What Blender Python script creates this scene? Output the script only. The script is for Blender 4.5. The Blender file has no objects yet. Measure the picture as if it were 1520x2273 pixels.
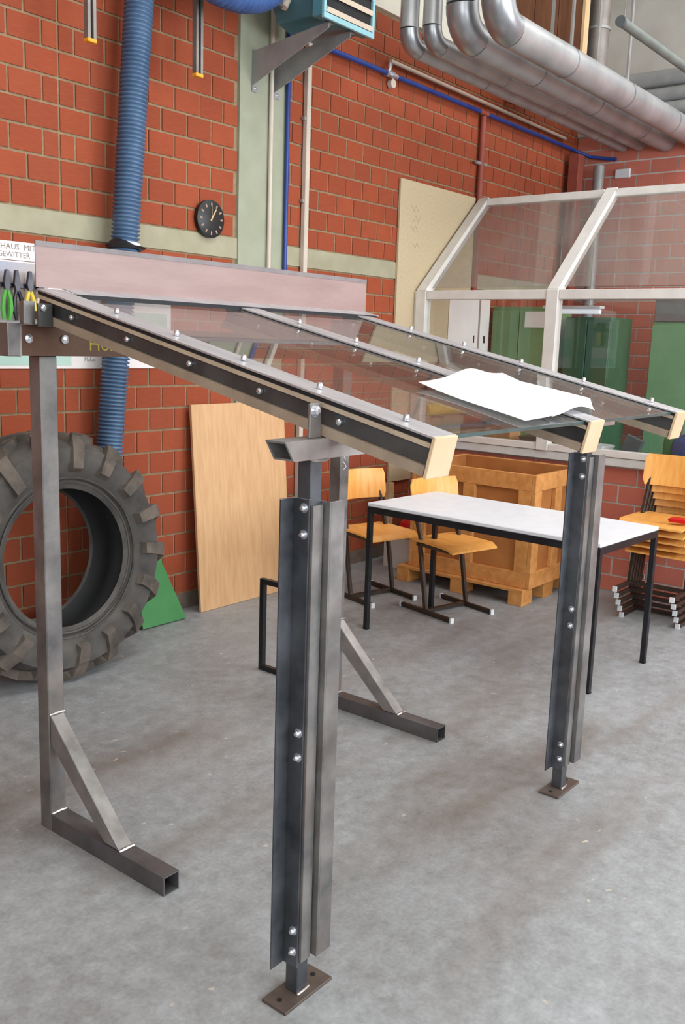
import bpy, bmesh, math, random
from mathutils import Vector, Matrix
random.seed(7)
scene = bpy.context.scene
COL = scene.collection
R = math.radians

# ------------------------------------------------------------------ camera
CAM_H = 1.626
F_PX = 2071.4
yaw, pitch, roll = R(38.47), R(-10.29), R(1.92)
fw = Vector((math.cos(yaw) * math.cos(pitch), math.sin(yaw) * math.cos(pitch), math.sin(pitch)))
r0 = Vector((math.sin(yaw), -math.cos(yaw), 0))
u0 = r0.cross(fw)
rt = r0 * math.cos(roll) + u0 * math.sin(roll)
up = rt.cross(fw)
cam_d = bpy.data.cameras.new('camera')
cam = bpy.data.objects.new('camera', cam_d)
COL.objects.link(cam)
m = Matrix((rt, up, -fw)).transposed().to_4x4()
m.translation = Vector((0, 0, CAM_H))
cam.matrix_world = m
cam_d.sensor_fit = 'HORIZONTAL'
cam_d.sensor_width = 36
cam_d.lens = F_PX / 1520 * 36
cam_d.clip_start = 0.05
scene.camera = cam


def to_px(p):
    q = Vector(p) - Vector((0, 0, CAM_H))
    d = q.dot(fw)
    if d < 0.1:
        return None
    return (760 + F_PX * q.dot(rt) / d, 1136.5 - F_PX * q.dot(up) / d, d)


# ------------------------------------------------------------------ world, light, exposure
world = bpy.data.worlds.new('world')
scene.world = world
world.use_nodes = True
bg = world.node_tree.nodes['Background']
bg.inputs[0].default_value = (0.80, 0.88, 1.0, 1)
bg.inputs[1].default_value = 1.0


def area(name, loc, rot, sx, sy, power, color=(1, 1, 1)):
    d = bpy.data.lights.new(name, 'AREA')
    d.shape = 'RECTANGLE'
    d.size, d.size_y = sx, sy
    d.energy = power
    d.color = color
    o = bpy.data.objects.new(name, d)
    o.location = loc
    o.rotation_euler = rot
    COL.objects.link(o)
    return o


# daylight entering through the window openings of the hall (right wall) and the roof lights
area('window_and_fill_light', (2.2, -3.92, 2.75), (R(90), 0, 0), 3.6, 2.6, 330, (0.87, 0.94, 1.0))
area('window_and_fill_light', (6.6, -3.92, 2.75), (R(90), 0, 0), 3.6, 2.6, 400, (0.87, 0.94, 1.0))
area('roof_daylight', (2.4, 1.1, 5.12), (0, 0, 0), 4.4, 1.6, 120, (0.93, 0.97, 1.0))
area('roof_daylight', (6.9, 1.1, 5.12), (0, 0, 0), 3.2, 1.6, 110, (0.93, 0.97, 1.0))
area('window_and_fill_light', (-2.92, -1.6, 2.7), (R(90), 0, R(-90)), 3.4, 2.4, 210, (0.87, 0.94, 1.0))  # added fill light on the closed front wall, lifts faces turned towards it

vs = scene.view_settings
vs.view_transform = 'Standard'
vs.look = 'None'
vs.exposure = -0.25
vs.gamma = 1
vs.use_curve_mapping = False


# ------------------------------------------------------------------ materials
def lin(c):
    out = []
    for v in c[:3]:
        v /= 255
        out.append(v / 12.92 if v <= 0.04045 else ((v + 0.055) / 1.055) ** 2.4)
    return tuple(out) + (1,)


class NT:
    def __init__(s, name):
        s.m = bpy.data.materials.new(name)
        s.m.use_nodes = True
        s.t = s.m.node_tree
        s.n = s.t.nodes
        s.p = s.n['Principled BSDF']
        s.out = s.n['Material Output']
        s.co = None

    def new(s, typ, **kw):
        n = s.n.new(typ)
        for k, v in kw.items():
            setattr(n, k, v)
        return n

    def link(s, a, b):
        s.t.links.new(a, b)

    def coord(s, scale=(1, 1, 1), rnd=False, kind='Object'):
        tc = s.new('ShaderNodeTexCoord')
        mp = s.new('ShaderNodeMapping')
        mp.inputs['Scale'].default_value = scale
        s.link(tc.outputs[kind], mp.inputs['Vector'])
        if rnd:
            oi = s.new('ShaderNodeObjectInfo')
            mu = s.new('ShaderNodeMath', operation='MULTIPLY')
            mu.inputs[1].default_value = 37.0
            s.link(oi.outputs['Random'], mu.inputs[0])
            s.link(mu.outputs[0], mp.inputs['Location'])
        return mp.outputs['Vector']

    def noise(s, vec, scale, detail=4, rough=0.55):
        n = s.new('ShaderNodeTexNoise')
        n.inputs['Scale'].default_value = scale
        n.inputs['Detail'].default_value = detail
        n.inputs['Roughness'].default_value = rough
        s.link(vec, n.inputs['Vector'])
        return n.outputs['Fac']

    def ramp(s, fac, stops):
        n = s.new('ShaderNodeValToRGB')
        e = n.color_ramp.elements
        while len(e) < len(stops):
            e.new(0.5)
        for i, (p, c) in enumerate(stops):
            e[i].position = p
            e[i].color = c if len(c) == 4 else lin(c)
        s.link(fac, n.inputs['Fac'])
        return n.outputs['Color']

    def mix(s, fac, a, b, mode='MIX'):
        n = s.new('ShaderNodeMix', data_type='RGBA', blend_type=mode)
        for sock, v in ((n.inputs[0], fac), (n.inputs[6], a), (n.inputs[7], b)):
            if hasattr(v, 'is_linked'):
                s.link(v, sock)
            else:
                sock.default_value = v
        return n.outputs[2]

    def base(s, c):
        if hasattr(c, 'is_linked'):
            s.link(c, s.p.inputs['Base Color'])
        else:
            s.p.inputs['Base Color'].default_value = c

    def set(s, rough=None, metal=None, spec=None):
        if rough is not None:
            if hasattr(rough, 'is_linked'):
                s.link(rough, s.p.inputs['Roughness'])
            else:
                s.p.inputs['Roughness'].default_value = rough
        if metal is not None:
            s.p.inputs['Metallic'].default_value = metal
        if spec is not None:
            s.p.inputs['Specular IOR Level'].default_value = spec

    def bump(s, h, strength=0.3, dist=0.01):
        b = s.new('ShaderNodeBump')
        b.inputs['Strength'].default_value = strength
        b.inputs['Distance'].default_value = dist
        s.link(h, b.inputs['Height'])
        s.link(b.outputs['Normal'], s.p.inputs['Normal'])


def grainy(name, a, b, scale=20, rough=0.6, metal=0.0, spec=0.4, stretch=(1, 1, 1), bump=0.0, detail=4, rnd=True):
    t = NT(name)
    v = t.coord(stretch, rnd)
    n = t.noise(v, scale, detail)
    t.base(t.ramp(n, [(0.3, lin(a)), (0.7, lin(b))]))
    t.set(rough, metal, spec)
    if bump:
        t.bump(n, bump, 0.004)
    return t.m


def brick_mat(name, island, stops=((0.0, (140, 63, 39)), (0.35, (155, 71, 43)), (0.7, (165, 79, 48)), (1.0, (147, 71, 47))), blend=(138, 66, 43)):
    t = NT(name)
    v = t.coord((1, 1, 1), not island)
    if island:
        g = t.new('ShaderNodeNewGeometry')
        rnd = g.outputs['Random Per Island']
    else:
        rnd = t.new('ShaderNodeObjectInfo').outputs['Random']
    c = t.ramp(rnd, list(stops))
    n = t.noise(v, 9, 3)
    c = t.mix(n, c, lin(blend))
    n2 = t.noise(t.coord((1, 1, 14), False), 14, 3)
    c = t.mix(t.ramp(n2, [(0.45, (0, 0, 0, 1)), (0.75, (0.1, 0.1, 0.1, 1))]), c, lin((196, 124, 90)))
    t.base(c)
    t.set(0.82, 0, 0.25)
    t.bump(t.noise(v, 90, 2), 0.15, 0.003)
    return t.m


M = {}
M['brick'] = brick_mat('brick_clay', False)
M['brick_far'] = brick_mat('brick_clay_far', True)
LIT_TONE = (((0.0, (186, 104, 88)), (0.35, (196, 112, 94)), (0.7, (204, 120, 100)), (1.0, (190, 110, 94))), (186, 108, 92))  # brick tones lightened towards pink, window light put into the colour
M['brick_pink'] = brick_mat('brick_pink', False, *LIT_TONE)
M['brick_pink_far'] = brick_mat('brick_pink_far', True, *LIT_TONE)
M['mortar'] = grainy('mortar', (134, 111, 85), (154, 130, 102), 40, 0.9, spec=0.2, rnd=False)
M['mortar_grey'] = grainy('mortar_grey', (186, 180, 172), (200, 194, 186), 40, 0.9, spec=0.2, rnd=False)
M['plinth'] = grainy('plinth', (96, 84, 74), (120, 104, 92), 12, 0.9)
M['concrete'] = grainy('concrete_band', (152, 146, 122), (166, 160, 136), 7, 0.85, spec=0.25)
M['pillar'] = grainy('pillar_paint', (146, 149, 128), (160, 162, 141), 5, 0.7, spec=0.3)
M['plaster'] = grainy('plaster', (176, 170, 162), (192, 187, 180), 3, 0.9, spec=0.2)
M['ceiling'] = grainy('ceiling_paint', (205, 198, 182), (215, 208, 192), 3, 0.9, spec=0.2)


def floor_mat():
    t = NT('floor_concrete')
    v = t.coord()
    n1 = t.noise(v, 2.1, 7, 0.68)
    c = t.ramp(n1, [(0.30, (120, 119, 118)), (0.5, (144, 146, 147)), (0.72, (166, 169, 172))])
    n2 = t.noise(t.coord((1, 1, 1)), 16, 6, 0.7)
    c = t.mix(0.45, c, t.ramp(n2, [(0.3, (106, 105, 104)), (0.7, (176, 178, 180))]))
    n4 = t.noise(t.coord((1, 1, 1)), 75, 3, 0.6)
    c = t.mix(0.12, c, t.ramp(n4, [(0.32, (92, 90, 88)), (0.68, (196, 196, 196))]))
    # long brown streaks running with the canopy
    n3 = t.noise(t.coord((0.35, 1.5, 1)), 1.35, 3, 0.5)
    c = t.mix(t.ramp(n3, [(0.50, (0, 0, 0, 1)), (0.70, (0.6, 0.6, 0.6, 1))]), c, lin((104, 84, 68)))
    # pale paint and plaster specks
    vo = t.new('ShaderNodeTexVoronoi')
    vo.inputs['Scale'].default_value = 9.0
    nz = t.new('ShaderNodeTexNoise')
    nz.inputs['Scale'].default_value = 30
    vv = t.coord((1, 1.4, 1))
    t.link(vv, nz.inputs['Vector'])
    ad = t.new('ShaderNodeVectorMath', operation='MULTIPLY_ADD')
    ad.inputs[1].default_value = (0.06, 0.06, 0.06)
    t.link(nz.outputs['Color'], ad.inputs[0])
    t.link(vv, ad.inputs[2])
    t.link(ad.outputs[0], vo.inputs['Vector'])
    sp = t.ramp(vo.outputs['Distance'], [(0.05, (0.75, 0.75, 0.75, 1)), (0.11, (0, 0, 0, 1))])
    msk = t.ramp(t.noise(v, 3.4, 3), [(0.46, (0, 0, 0, 1)), (0.60, (1, 1, 1, 1))])
    c = t.mix(t.mix(1.0, sp, msk, 'MULTIPLY'), c, lin((205, 192, 176)))
    t.base(c)
    t.set(t.ramp(n2, [(0.3, (0.42, 0.42, 0.42, 1)), (0.7, (0.62, 0.62, 0.62, 1))]), 0, 0.4)
    t.bump(n2, 0.12, 0.004)
    return t.m


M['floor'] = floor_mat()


def steel(name, dark, mid, rust, amount=0.5, rough=0.42, metal=0.55):
    t = NT(name)
    v = t.coord((1, 1, 1), True)
    n = t.noise(v, 7, 5, 0.6)
    c = t.ramp(n, [(0.3, lin(dark)), (0.65, lin(mid))])
    n2 = t.noise(v, 3.1, 6, 0.7)
    c = t.mix(t.ramp(n2, [(0.5, (0, 0, 0, 1)), (0.75, (amount, amount, amount, 1))]), c, lin(rust))
    t.base(c)
    t.set(t.ramp(n, [(0.3, (rough - .1,) * 3 + (1,)), (0.7, (rough + .12,) * 3 + (1,))]), metal, 0.5)
    t.bump(t.noise(v, 120, 2), 0.06, 0.002)
    return t.m


M['steel'] = steel('mill_steel', (98, 96, 96), (142, 138, 135), (130, 112, 100), 0.6)
M['steel_blue'] = steel('mill_steel_blue', (62, 64, 69), (96, 98, 103), (92, 84, 78), 0.4)
M['steel_foot'] = steel('foot_steel', (84, 82, 85), (116, 113, 115), (104, 94, 88), 0.4)
M['steel_light'] = steel('ground_steel', (128, 124, 122), (168, 163, 160), (140, 122, 112), 0.5, 0.36, 0.6)
M['steel_web'] = steel('rafter_steel', (66, 68, 70), (94, 95, 95), (92, 80, 70), 0.4)
M['cover'] = grainy('cover_aluminium', (176, 174, 176), (198, 196, 198), 25, 0.4, 0.5, stretch=(1, .1, 1))
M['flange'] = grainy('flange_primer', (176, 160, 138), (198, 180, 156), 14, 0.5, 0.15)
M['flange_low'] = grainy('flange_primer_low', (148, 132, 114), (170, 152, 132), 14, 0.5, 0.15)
M['beam'] = steel('rusted_beam', (74, 50, 38), (96, 66, 50), (110, 78, 58), 0.6, 0.6, 0.2)
M['plate'] = steel('base_plate_steel', (78, 68, 62), (104, 92, 84), (120, 92, 76), 0.5, 0.55, 0.3)
M['weld'] = grainy('weld_bead', (150, 140, 134), (200, 190, 184), 60, 0.35, 0.8)
M['zinc'] = grainy('zinc_bolt', (196, 198, 206), (222, 224, 230), 30, 0.25, 0.85)
M['endplate'] = grainy('endplate_primer', (208, 178, 142), (222, 194, 160), 9, 0.45, 0.1)
M['rubber'] = grainy('rubber_gasket', (26, 27, 30), (38, 38, 42), 20, 0.6)
M['film'] = None


def film_mat():
    t = NT('protective_film')
    v = t.coord((1, 1, 4), False)
    n = t.noise(v, 3.0, 4)
    t.base(t.ramp(n, [(0.3, lin((136, 111, 106))), (0.7, lin((152, 127, 122)))]))
    t.set(0.45, 0.0, 0.4)
    t.bump(n, 0.35, 0.01)
    return t.m


M['film'] = film_mat()
M['film_edge'] = grainy('film_fold', (112, 104, 104), (128, 120, 120), 12, 0.5)


def glass_mat(name, tint=(0.93, 0.96, 0.94), dirt=0.0, dirt_col=(150, 145, 138), rough=0.0, ior=1.5):
    t = NT(name)
    t.n.remove(t.p)
    tr = t.new('ShaderNodeBsdfTransparent')
    tr.inputs['Color'].default_value = tint + (1,)
    gl = t.new('ShaderNodeBsdfGlossy')
    gl.inputs['Roughness'].default_value = rough
    fr = t.new('ShaderNodeFresnel')
    fr.inputs['IOR'].default_value = ior
    mx = t.new('ShaderNodeMixShader')
    # both faces of the slab see the same air-to-glass ratio
    ge = t.new('ShaderNodeNewGeometry')
    io = t.new('ShaderNodeMapRange')
    io.inputs['To Min'].default_value = ior
    io.inputs['To Max'].default_value = 1 / ior
    t.link(ge.outputs['Backfacing'], io.inputs['Value'])
    t.link(io.outputs[0], fr.inputs['IOR'])
    t.link(fr.outputs[0], mx.inputs[0])
    t.link(tr.outputs[0], mx.inputs[1])
    t.link(gl.outputs[0], mx.inputs[2])
    res = mx.outputs[0]
    if dirt:
        df = t.new('ShaderNodeBsdfDiffuse')
        df.inputs['Color'].default_value = lin(dirt_col)
        v = t.coord((1, 1, 1))
        n = t.noise(v, 2.3, 5, 0.65)
        f = t.ramp(n, [(0.3, (dirt * .35,) * 3 + (1,)), (0.75, (dirt,) * 3 + (1,))])
        m2 = t.new('ShaderNodeMixShader')
        t.link(f, m2.inputs[0])
        t.link(res, m2.inputs[1])
        t.link(df.outputs[0], m2.inputs[2])
        res = m2.outputs[0]
    t.link(res, t.out.inputs['Surface'])
    return t.m


M['glass'] = glass_mat('canopy_glass', (0.94, 0.96, 0.95), 0.07, (170, 165, 158))
M['glass_win'] = glass_mat('window_glass', (0.96, 0.97, 0.965), 0.03)
M['glass_dusty'] = glass_mat('dusty_sloped_glass', (0.97, 0.97, 0.96), 0.38, (156, 150, 144))
M['glass_edge'] = grainy('glass_edge', (60, 78, 76), (84, 100, 98), 12, 0.2)
M['paper'] = grainy('white_paper', (244, 244, 250), (250, 250, 254), 6, 0.7, spec=0.2)
M['tyre'] = grainy('tyre_rubber', (58, 55, 53), (92, 87, 82), 7, 0.75, spec=0.3, bump=0.3, detail=6)
M['tyre_in'] = grainy('tyre_inner_liner', (20, 20, 21), (30, 29, 29), 6, 0.6)
M['tyre_mud'] = grainy('tyre_lug_rubber', (64, 60, 57), (112, 100, 90), 9, 0.8, spec=0.3, bump=0.3, detail=6)
M['ply'] = grainy('plywood', (198, 152, 108), (212, 170, 126), 5, 0.55, stretch=(9, 9, 0.8))
M['chip'] = grainy('chipboard', (184, 164, 132), (196, 178, 146), 60, 0.7)
M['wood'] = grainy('crate_wood', (186, 122, 62), (212, 150, 86), 6, 0.65, stretch=(3, 3, 3), rnd=True)
M['wood_dark'] = grainy('crate_ply', (160, 98, 48), (184, 120, 64), 5, 0.65)
M['chair_ply'] = grainy('chair_ply', (226, 152, 72), (240, 178, 98), 7, 0.32, stretch=(6, 1, 1))
M['panel_wood'] = grainy('wall_panel_wood', (112, 70, 48), (136, 88, 60), 5, 0.55, stretch=(6, 6, .6))
M['lath'] = grainy('timber_lath', (206, 172, 128), (222, 190, 146), 8, 0.6)
M['green'] = grainy('green_paint', (58, 122, 66), (70, 136, 78), 4, 0.4)
M['green_cab'] = grainy('green_cabinet', (92, 128, 82), (110, 144, 96), 2.5, 0.4)
M['green_dark'] = grainy('green_cabinet_dark', (44, 84, 58), (58, 98, 70), 2.5, 0.4)
M['green_light'] = grainy('green_locker', (104, 152, 112), (122, 168, 128), 2.5, 0.35)
M['yellow'] = grainy('yellow_paint', (232, 172, 40), (242, 186, 60), 8, 0.45)
M['yellow_roll'] = grainy('yellow_foam', (214, 186, 60), (228, 202, 80), 14, 0.6)
M['hose'] = grainy('hose_blue', (58, 84, 114), (80, 108, 138), 6, 0.4, spec=0.5)
M['hose2'] = grainy('hose_blue_fabric', (52, 84, 140), (76, 108, 164), 8, 0.55)
M['black'] = grainy('black_plastic', (22, 22, 24), (34, 34, 36), 10, 0.5)
M['black_metal'] = grainy('black_lacquer', (26, 27, 30), (40, 41, 44), 10, 0.4, 0.2)
M['brown_metal'] = grainy('brown_lacquer', (52, 42, 36), (68, 56, 48), 10, 0.4, 0.3)
M['white_cap'] = grainy('white_plastic', (204, 206, 210), (218, 220, 222), 10, 0.4)
M['white_frame'] = grainy('white_frame', (208, 204, 198), (222, 218, 212), 9, 0.5)
M['sill'] = grainy('window_sill', (198, 200, 198), (212, 214, 212), 9, 0.45)
M['table'] = grainy('table_laminate', (220, 221, 226), (228, 229, 234), 12, 0.4)
M['galv'] = grainy('galvanised_sheet', (140, 142, 146), (178, 179, 182), 5, 0.36, 0.8, detail=6)
M['galv_dull'] = grainy('galvanised_dull', (140, 138, 136), (164, 162, 160), 6, 0.5, 0.3)
M['alu_pipe'] = grainy('alu_jacket', (150, 150, 150), (182, 182, 182), 4, 0.42, 0.45, detail=6)
M['teal'] = grainy('teal_enamel', (62, 108, 118), (80, 126, 136), 4, 0.35)
M['teal_light'] = grainy('teal_trim', (124, 168, 174), (140, 182, 188), 6, 0.4)
M['louver'] = grainy('louver_cream', (196, 180, 160), (208, 192, 172), 6, 0.5)
M['dark_in'] = grainy('dark_interior', (26, 24, 24), (36, 34, 34), 6, 0.8)
M['conduit'] = grainy('conduit_cream', (192, 178, 163), (204, 191, 176), 8, 0.5)
M['blue_pipe'] = grainy('blue_pipe', (26, 52, 122), (38, 66, 138), 8, 0.35)
M['red_pipe'] = grainy('red_pipe', (136, 66, 52), (150, 78, 62), 8, 0.6)
M['orange'] = grainy('orange_cap', (230, 150, 30), (240, 164, 48), 8, 0.5)
M['rail_grey'] = grainy('rail_grey', (120, 112, 106), (146, 138, 132), 8, 0.45, 0.4)
M['lamp_grey'] = grainy('lamp_grey', (96, 102, 96), (116, 122, 116), 8, 0.5)
M['clock'] = grainy('clock_black', (24, 26, 26), (32, 34, 34), 8, 0.4)
M['clock_mark'] = grainy('clock_mark', (150, 120, 104), (166, 138, 120), 8, 0.5)
M['clock_hand'] = grainy('clock_hand', (196, 166, 124), (208, 178, 136), 8, 0.4)
M['sign'] = grainy('sign_white', (226, 218, 214), (234, 226, 222), 8, 0.6)
M['sign_text'] = grainy('sign_ink', (120, 108, 104), (132, 120, 116), 8, 0.7)
M['poster_mint'] = grainy('poster_mint', (166, 196, 184), (186, 212, 200), 4, 0.6)
M['poster_blue'] = grainy('poster_photo', (150, 160, 184), (206, 180, 148), 3, 0.5)
M['red'] = grainy('red_plastic', (200, 22, 26), (214, 34, 38), 8, 0.3)
M['cardboard'] = grainy('grey_box', (188, 180, 172), (200, 192, 184), 8, 0.7)
M['carton'] = grainy('brown_carton', (160, 112, 72), (176, 128, 86), 6, 0.75)
M['chalk'] = grainy('chalk_yellow', (148, 132, 58), (168, 152, 72), 60, 0.9)
M['chalk_white'] = grainy('chalk_white', (190, 188, 188), (208, 206, 206), 60, 0.9)
M['pencil'] = grainy('pencil_grey', (160, 144, 126), (170, 154, 134), 60, 0.9)
M['tool_green'] = grainy('tool_grip_green', (70, 150, 56), (90, 168, 70), 10, 0.4)
M['tool_dark'] = grainy('tool_steel_dark', (48, 48, 54), (78, 76, 80), 10, 0.35, 0.7)
M['navy'] = grainy('navy_plastic', (44, 68, 120), (54, 80, 134), 5, 0.45)
M['grey_dark'] = grainy('grey_screen', (70, 76, 78), (88, 94, 96), 5, 0.4)
M['grey_mid'] = grainy('grey_metal', (112, 112, 114), (128, 128, 130), 5, 0.5)


def tube_light_mat():
    t = NT('lit_tube')
    t.base(lin((230, 235, 245)))
    t.p.inputs['Emission Color'].default_value = (0.9, 0.95, 1, 1)
    t.p.inputs['Emission Strength'].default_value = 0.5
    return t.m


M['tube_lit'] = tube_light_mat()


# ------------------------------------------------------------------ mesh helpers
class MB:
    def __init__(s):
        s.v, s.f, s.mi = [], [], []
        s.mat = 0

    def add(s, verts, faces):
        o = len(s.v)
        s.v += [tuple(x) for x in verts]
        s.f += [tuple(i + o for i in f) for f in faces]
        s.mi += [s.mat] * len(faces)
        return s

    def box(s, x0, x1, y0, y1, z0, z1, T=None):
        vs_ = [(x, y, z) for x in (x0, x1) for y in (y0, y1) for z in (z0, z1)]
        if T is not None:
            vs_ = [T @ Vector(q) for q in vs_]
        return s.add(vs_, [(0, 1, 3, 2), (4, 6, 7, 5), (0, 4, 5, 1), (2, 3, 7, 6), (0, 2, 6, 4), (1, 5, 7, 3)])

    def prism(s, pts, axis, a0, a1, T=None):
        n = len(pts)
        def mk(p, a):
            q = {'x': (a, p[0], p[1]), 'y': (p[0], a, p[1]), 'z': (p[0], p[1], a)}[axis]
            return T @ Vector(q) if T is not None else q
        vs_ = [mk(p, a0) for p in pts] + [mk(p, a1) for p in pts]
        fs = [tuple(range(n)), tuple(range(2 * n - 1, n - 1, -1))] + [(i, i + n, (i + 1) % n + n, (i + 1) % n) for i in range(n)]
        return s.add(vs_, fs)

    def tube(s, path, r, n=12, caps=True, closed=False):
        P = [Vector(p) for p in path]
        rs = r if isinstance(r, (list, tuple)) else [r] * len(P)
        rings = []
        prev = None
        for i, p in enumerate(P):
            a = P[max(i - 1, 0)] if not closed else P[i - 1]
            b = P[min(i + 1, len(P) - 1)] if not closed else P[(i + 1) % len(P)]
            t = (b - a)
            if t.length < 1e-9:
                t = Vector((0, 0, 1))
            t.normalize()
            if prev is None:
                ref = Vector((0, 0, 1)) if abs(t.z) < 0.9 else Vector((1, 0, 0))
                x = t.cross(ref).normalized()
            else:
                x = (prev - t * prev.dot(t)).normalized()
            prev = x
            y = t.cross(x)
            rings.append([p + (x * math.cos(2 * math.pi * k / n) + y * math.sin(2 * math.pi * k / n)) * rs[i] for k in range(n)])
        vs_ = [q for rg in rings for q in rg]
        fs = []
        m_ = len(rings)
        for i in range(m_ if closed else m_ - 1):
            j = (i + 1) % m_
            for k in range(n):
                fs.append((i * n + k, i * n + (k + 1) % n, j * n + (k + 1) % n, j * n + k))
        if caps and not closed:
            fs.append(tuple(range(n - 1, -1, -1)))
            fs.append(tuple((m_ - 1) * n + k for k in range(n)))
        return s.add(vs_, fs)

    def cyl(s, p0, p1, r, n=12, r1=None):
        return s.tube([p0, p1], [r, r if r1 is None else r1], n)

    def bar(s, p0, p1, w, h, side=None, hollow=0):
        """rectangular bar from p0 to p1; w along side vector, h along the third axis; hollow = wall thickness"""
        p0, p1 = Vector(p0), Vector(p1)
        t = (p1 - p0).normalized()
        if side is None:
            side = Vector((1, 0, 0)) if abs(t.x) < 0.9 else Vector((0, 1, 0))
        x = Vector(side)
        x = (x - t * x.dot(t)).normalized()
        y = t.cross(x)
        def ring(p, a, b):
            return [p + x * (i * a / 2) + y * (j * b / 2) for i, j in ((-1, -1), (1, -1), (1, 1), (-1, 1))]
        A, B = ring(p0, w, h), ring(p1, w, h)
        if not hollow:
            return s.add(A + B, [(3, 2, 1, 0), (4, 5, 6, 7)] + [(k, (k + 1) % 4, (k + 1) % 4 + 4, k + 4) for k in range(4)])
        a, b = ring(p0, w - 2 * hollow, h - 2 * hollow), ring(p1, w - 2 * hollow, h - 2 * hollow)
        fs = []
        for k in range(4):
            l = (k + 1) % 4
            fs += [(k, l, l + 4, k + 4), (8 + l, 8 + k, 12 + k, 12 + l), (l, k, 8 + k, 8 + l), (4 + k, 4 + l, 12 + l, 12 + k)]
        return s.add(A + B + a + b, fs)

    def build(s, name, mat, parent=None, smooth=False, bevel=0.0, origin=None, angle=40):
        """verts are given in world space unless the parent is rotated; origin = world point for the object origin"""
        base = Vector((0, 0, 0))
        if parent is not None:
            q = parent
            while q is not None:
                base += q.location
                q = q.parent
        o0 = Vector(origin) if origin is not None else base
        me = bpy.data.meshes.new(name)
        me.from_pydata([tuple(Vector(v) - o0) for v in s.v], [], s.f)
        mats = mat if isinstance(mat, (list, tuple)) else [mat]
        for k in mats:
            me.materials.append(M[k] if isinstance(k, str) else k)
        if len(mats) > 1:
            me.polygons.foreach_set('material_index', s.mi)
        bm = bmesh.new()
        bm.from_mesh(me)
        bmesh.ops.recalc_face_normals(bm, faces=bm.faces)
        if bevel:
            es = [e for e in bm.edges if len(e.link_faces) == 2 and e.calc_face_angle(0) > R(30)]
            bmesh.ops.bevel(bm, geom=es, offset=bevel, segments=1, affect='EDGES', profile=0.5)
        bm.to_mesh(me)
        bm.free()
        if smooth:
            for p in me.polygons:
                p.use_smooth = True
            try:
                me.set_sharp_from_angle(angle=R(angle))
            except Exception:
                pass
        o = bpy.data.objects.new(name, me)
        o.location = o0 - base
        if parent is not None:
            o.parent = parent
        COL.objects.link(o)
        return o


def tag(o, label=None, cat=None, group=None, kind=None):
    if label:
        o['label'] = label
    if cat:
        o['category'] = cat
    if group:
        o['group'] = group
    if kind:
        o['kind'] = kind
    return o


def thing(name, loc, label, cat, group=None, rz=0.0):
    o = bpy.data.objects.new(name, None)
    o.empty_display_size = 0.1
    o.location = loc
    o.rotation_euler = (0, 0, rz)
    COL.objects.link(o)
    return tag(o, label, cat, group)


def struct(o, label=None):
    o['kind'] = 'structure'
    if label:
        o['label'] = label
    return o


def copy_tree(o, parent=None):
    c = o.copy()
    COL.objects.link(c)
    c.parent = parent
    for ch in list(o.children):
        copy_tree(ch, c)
    return c


def text_obj(name, body, size, loc, rot, mat, parent=None, ext=0.0006):
    cu = bpy.data.curves.new(name, 'FONT')
    cu.body = body
    cu.size = size
    cu.extrude = ext
    cu.resolution_u = 2
    cu.materials.append(M[mat])
    o = bpy.data.objects.new(name, cu)
    base = Vector((0, 0, 0))
    q = parent
    while q is not None:
        base += q.location
        q = q.parent
    o.location = Vector(loc) - base
    o.rotation_euler = rot
    COL.objects.link(o)
    dg = bpy.context.evaluated_depsgraph_get()
    me = bpy.data.meshes.new_from_object(o.evaluated_get(dg))
    lo, ro = o.location.copy(), o.rotation_euler.copy()
    bpy.data.objects.remove(o)
    o = bpy.data.objects.new(name, me)
    o.location, o.rotation_euler = lo, ro
    if parent is not None:
        o.parent = parent
    COL.objects.link(o)
    return o


# ------------------------------------------------------------------ the hall shell
W = 4.156       # brick wall beside the canopy (plane y = W)
XB = 8.62       # back wall (plane x = XB)
XC = 6.05       # parapet of the glazed cabin
ZC = 5.2

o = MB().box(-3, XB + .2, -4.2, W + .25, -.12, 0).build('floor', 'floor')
struct(o, 'grey worn concrete hall floor with brown streaks and pale specks')
o = MB().box(-3, XB + .2, -4.2, W + .25, ZC, ZC + .15)
o = o.build('ceiling', 'ceiling')
struct(o, 'cream hall ceiling')


def rects_wall(a_lo, a_hi, z_lo, z_hi, L, phase_even, phase_odd, joints=(), skip=None, gap=.0135, kz0=.098, dz=.125):
    """brick rectangles (a0,a1,z0,z1,k) on a wall; joints = breaks where the bond restarts"""
    out = []
    segs = [a_lo] + list(joints) + [a_hi]
    k0 = int(math.floor((z_lo - kz0) / dz + 1e-6))
    k1 = int(math.ceil((z_hi - kz0) / dz - 1e-6))
    for k in range(k0, k1):
        z0, z1 = max(kz0 + k * dz, z_lo), min(kz0 + (k + 1) * dz, z_hi)
        if z1 - z0 < .03:
            continue
        ph = phase_even if k % 2 == 0 else phase_odd
        for a, b in zip(segs[:-1], segs[1:]):
            n0 = int(math.floor((a - ph) / L)) - 1
            n1 = int(math.ceil((b - ph) / L)) + 1
            for i in range(n0, n1):
                c0, c1 = max(ph + i * L, a), min(ph + (i + 1) * L, b)
                if c1 - c0 < .03:
                    continue
                if skip and skip((c0 + c1) / 2, (z0 + z1) / 2):
                    continue
                out.append((c0 + gap / 2, c1 - gap / 2, z0 + gap / 2, z1 - gap / 2))
    return out


_bm_cache = {}


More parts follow.
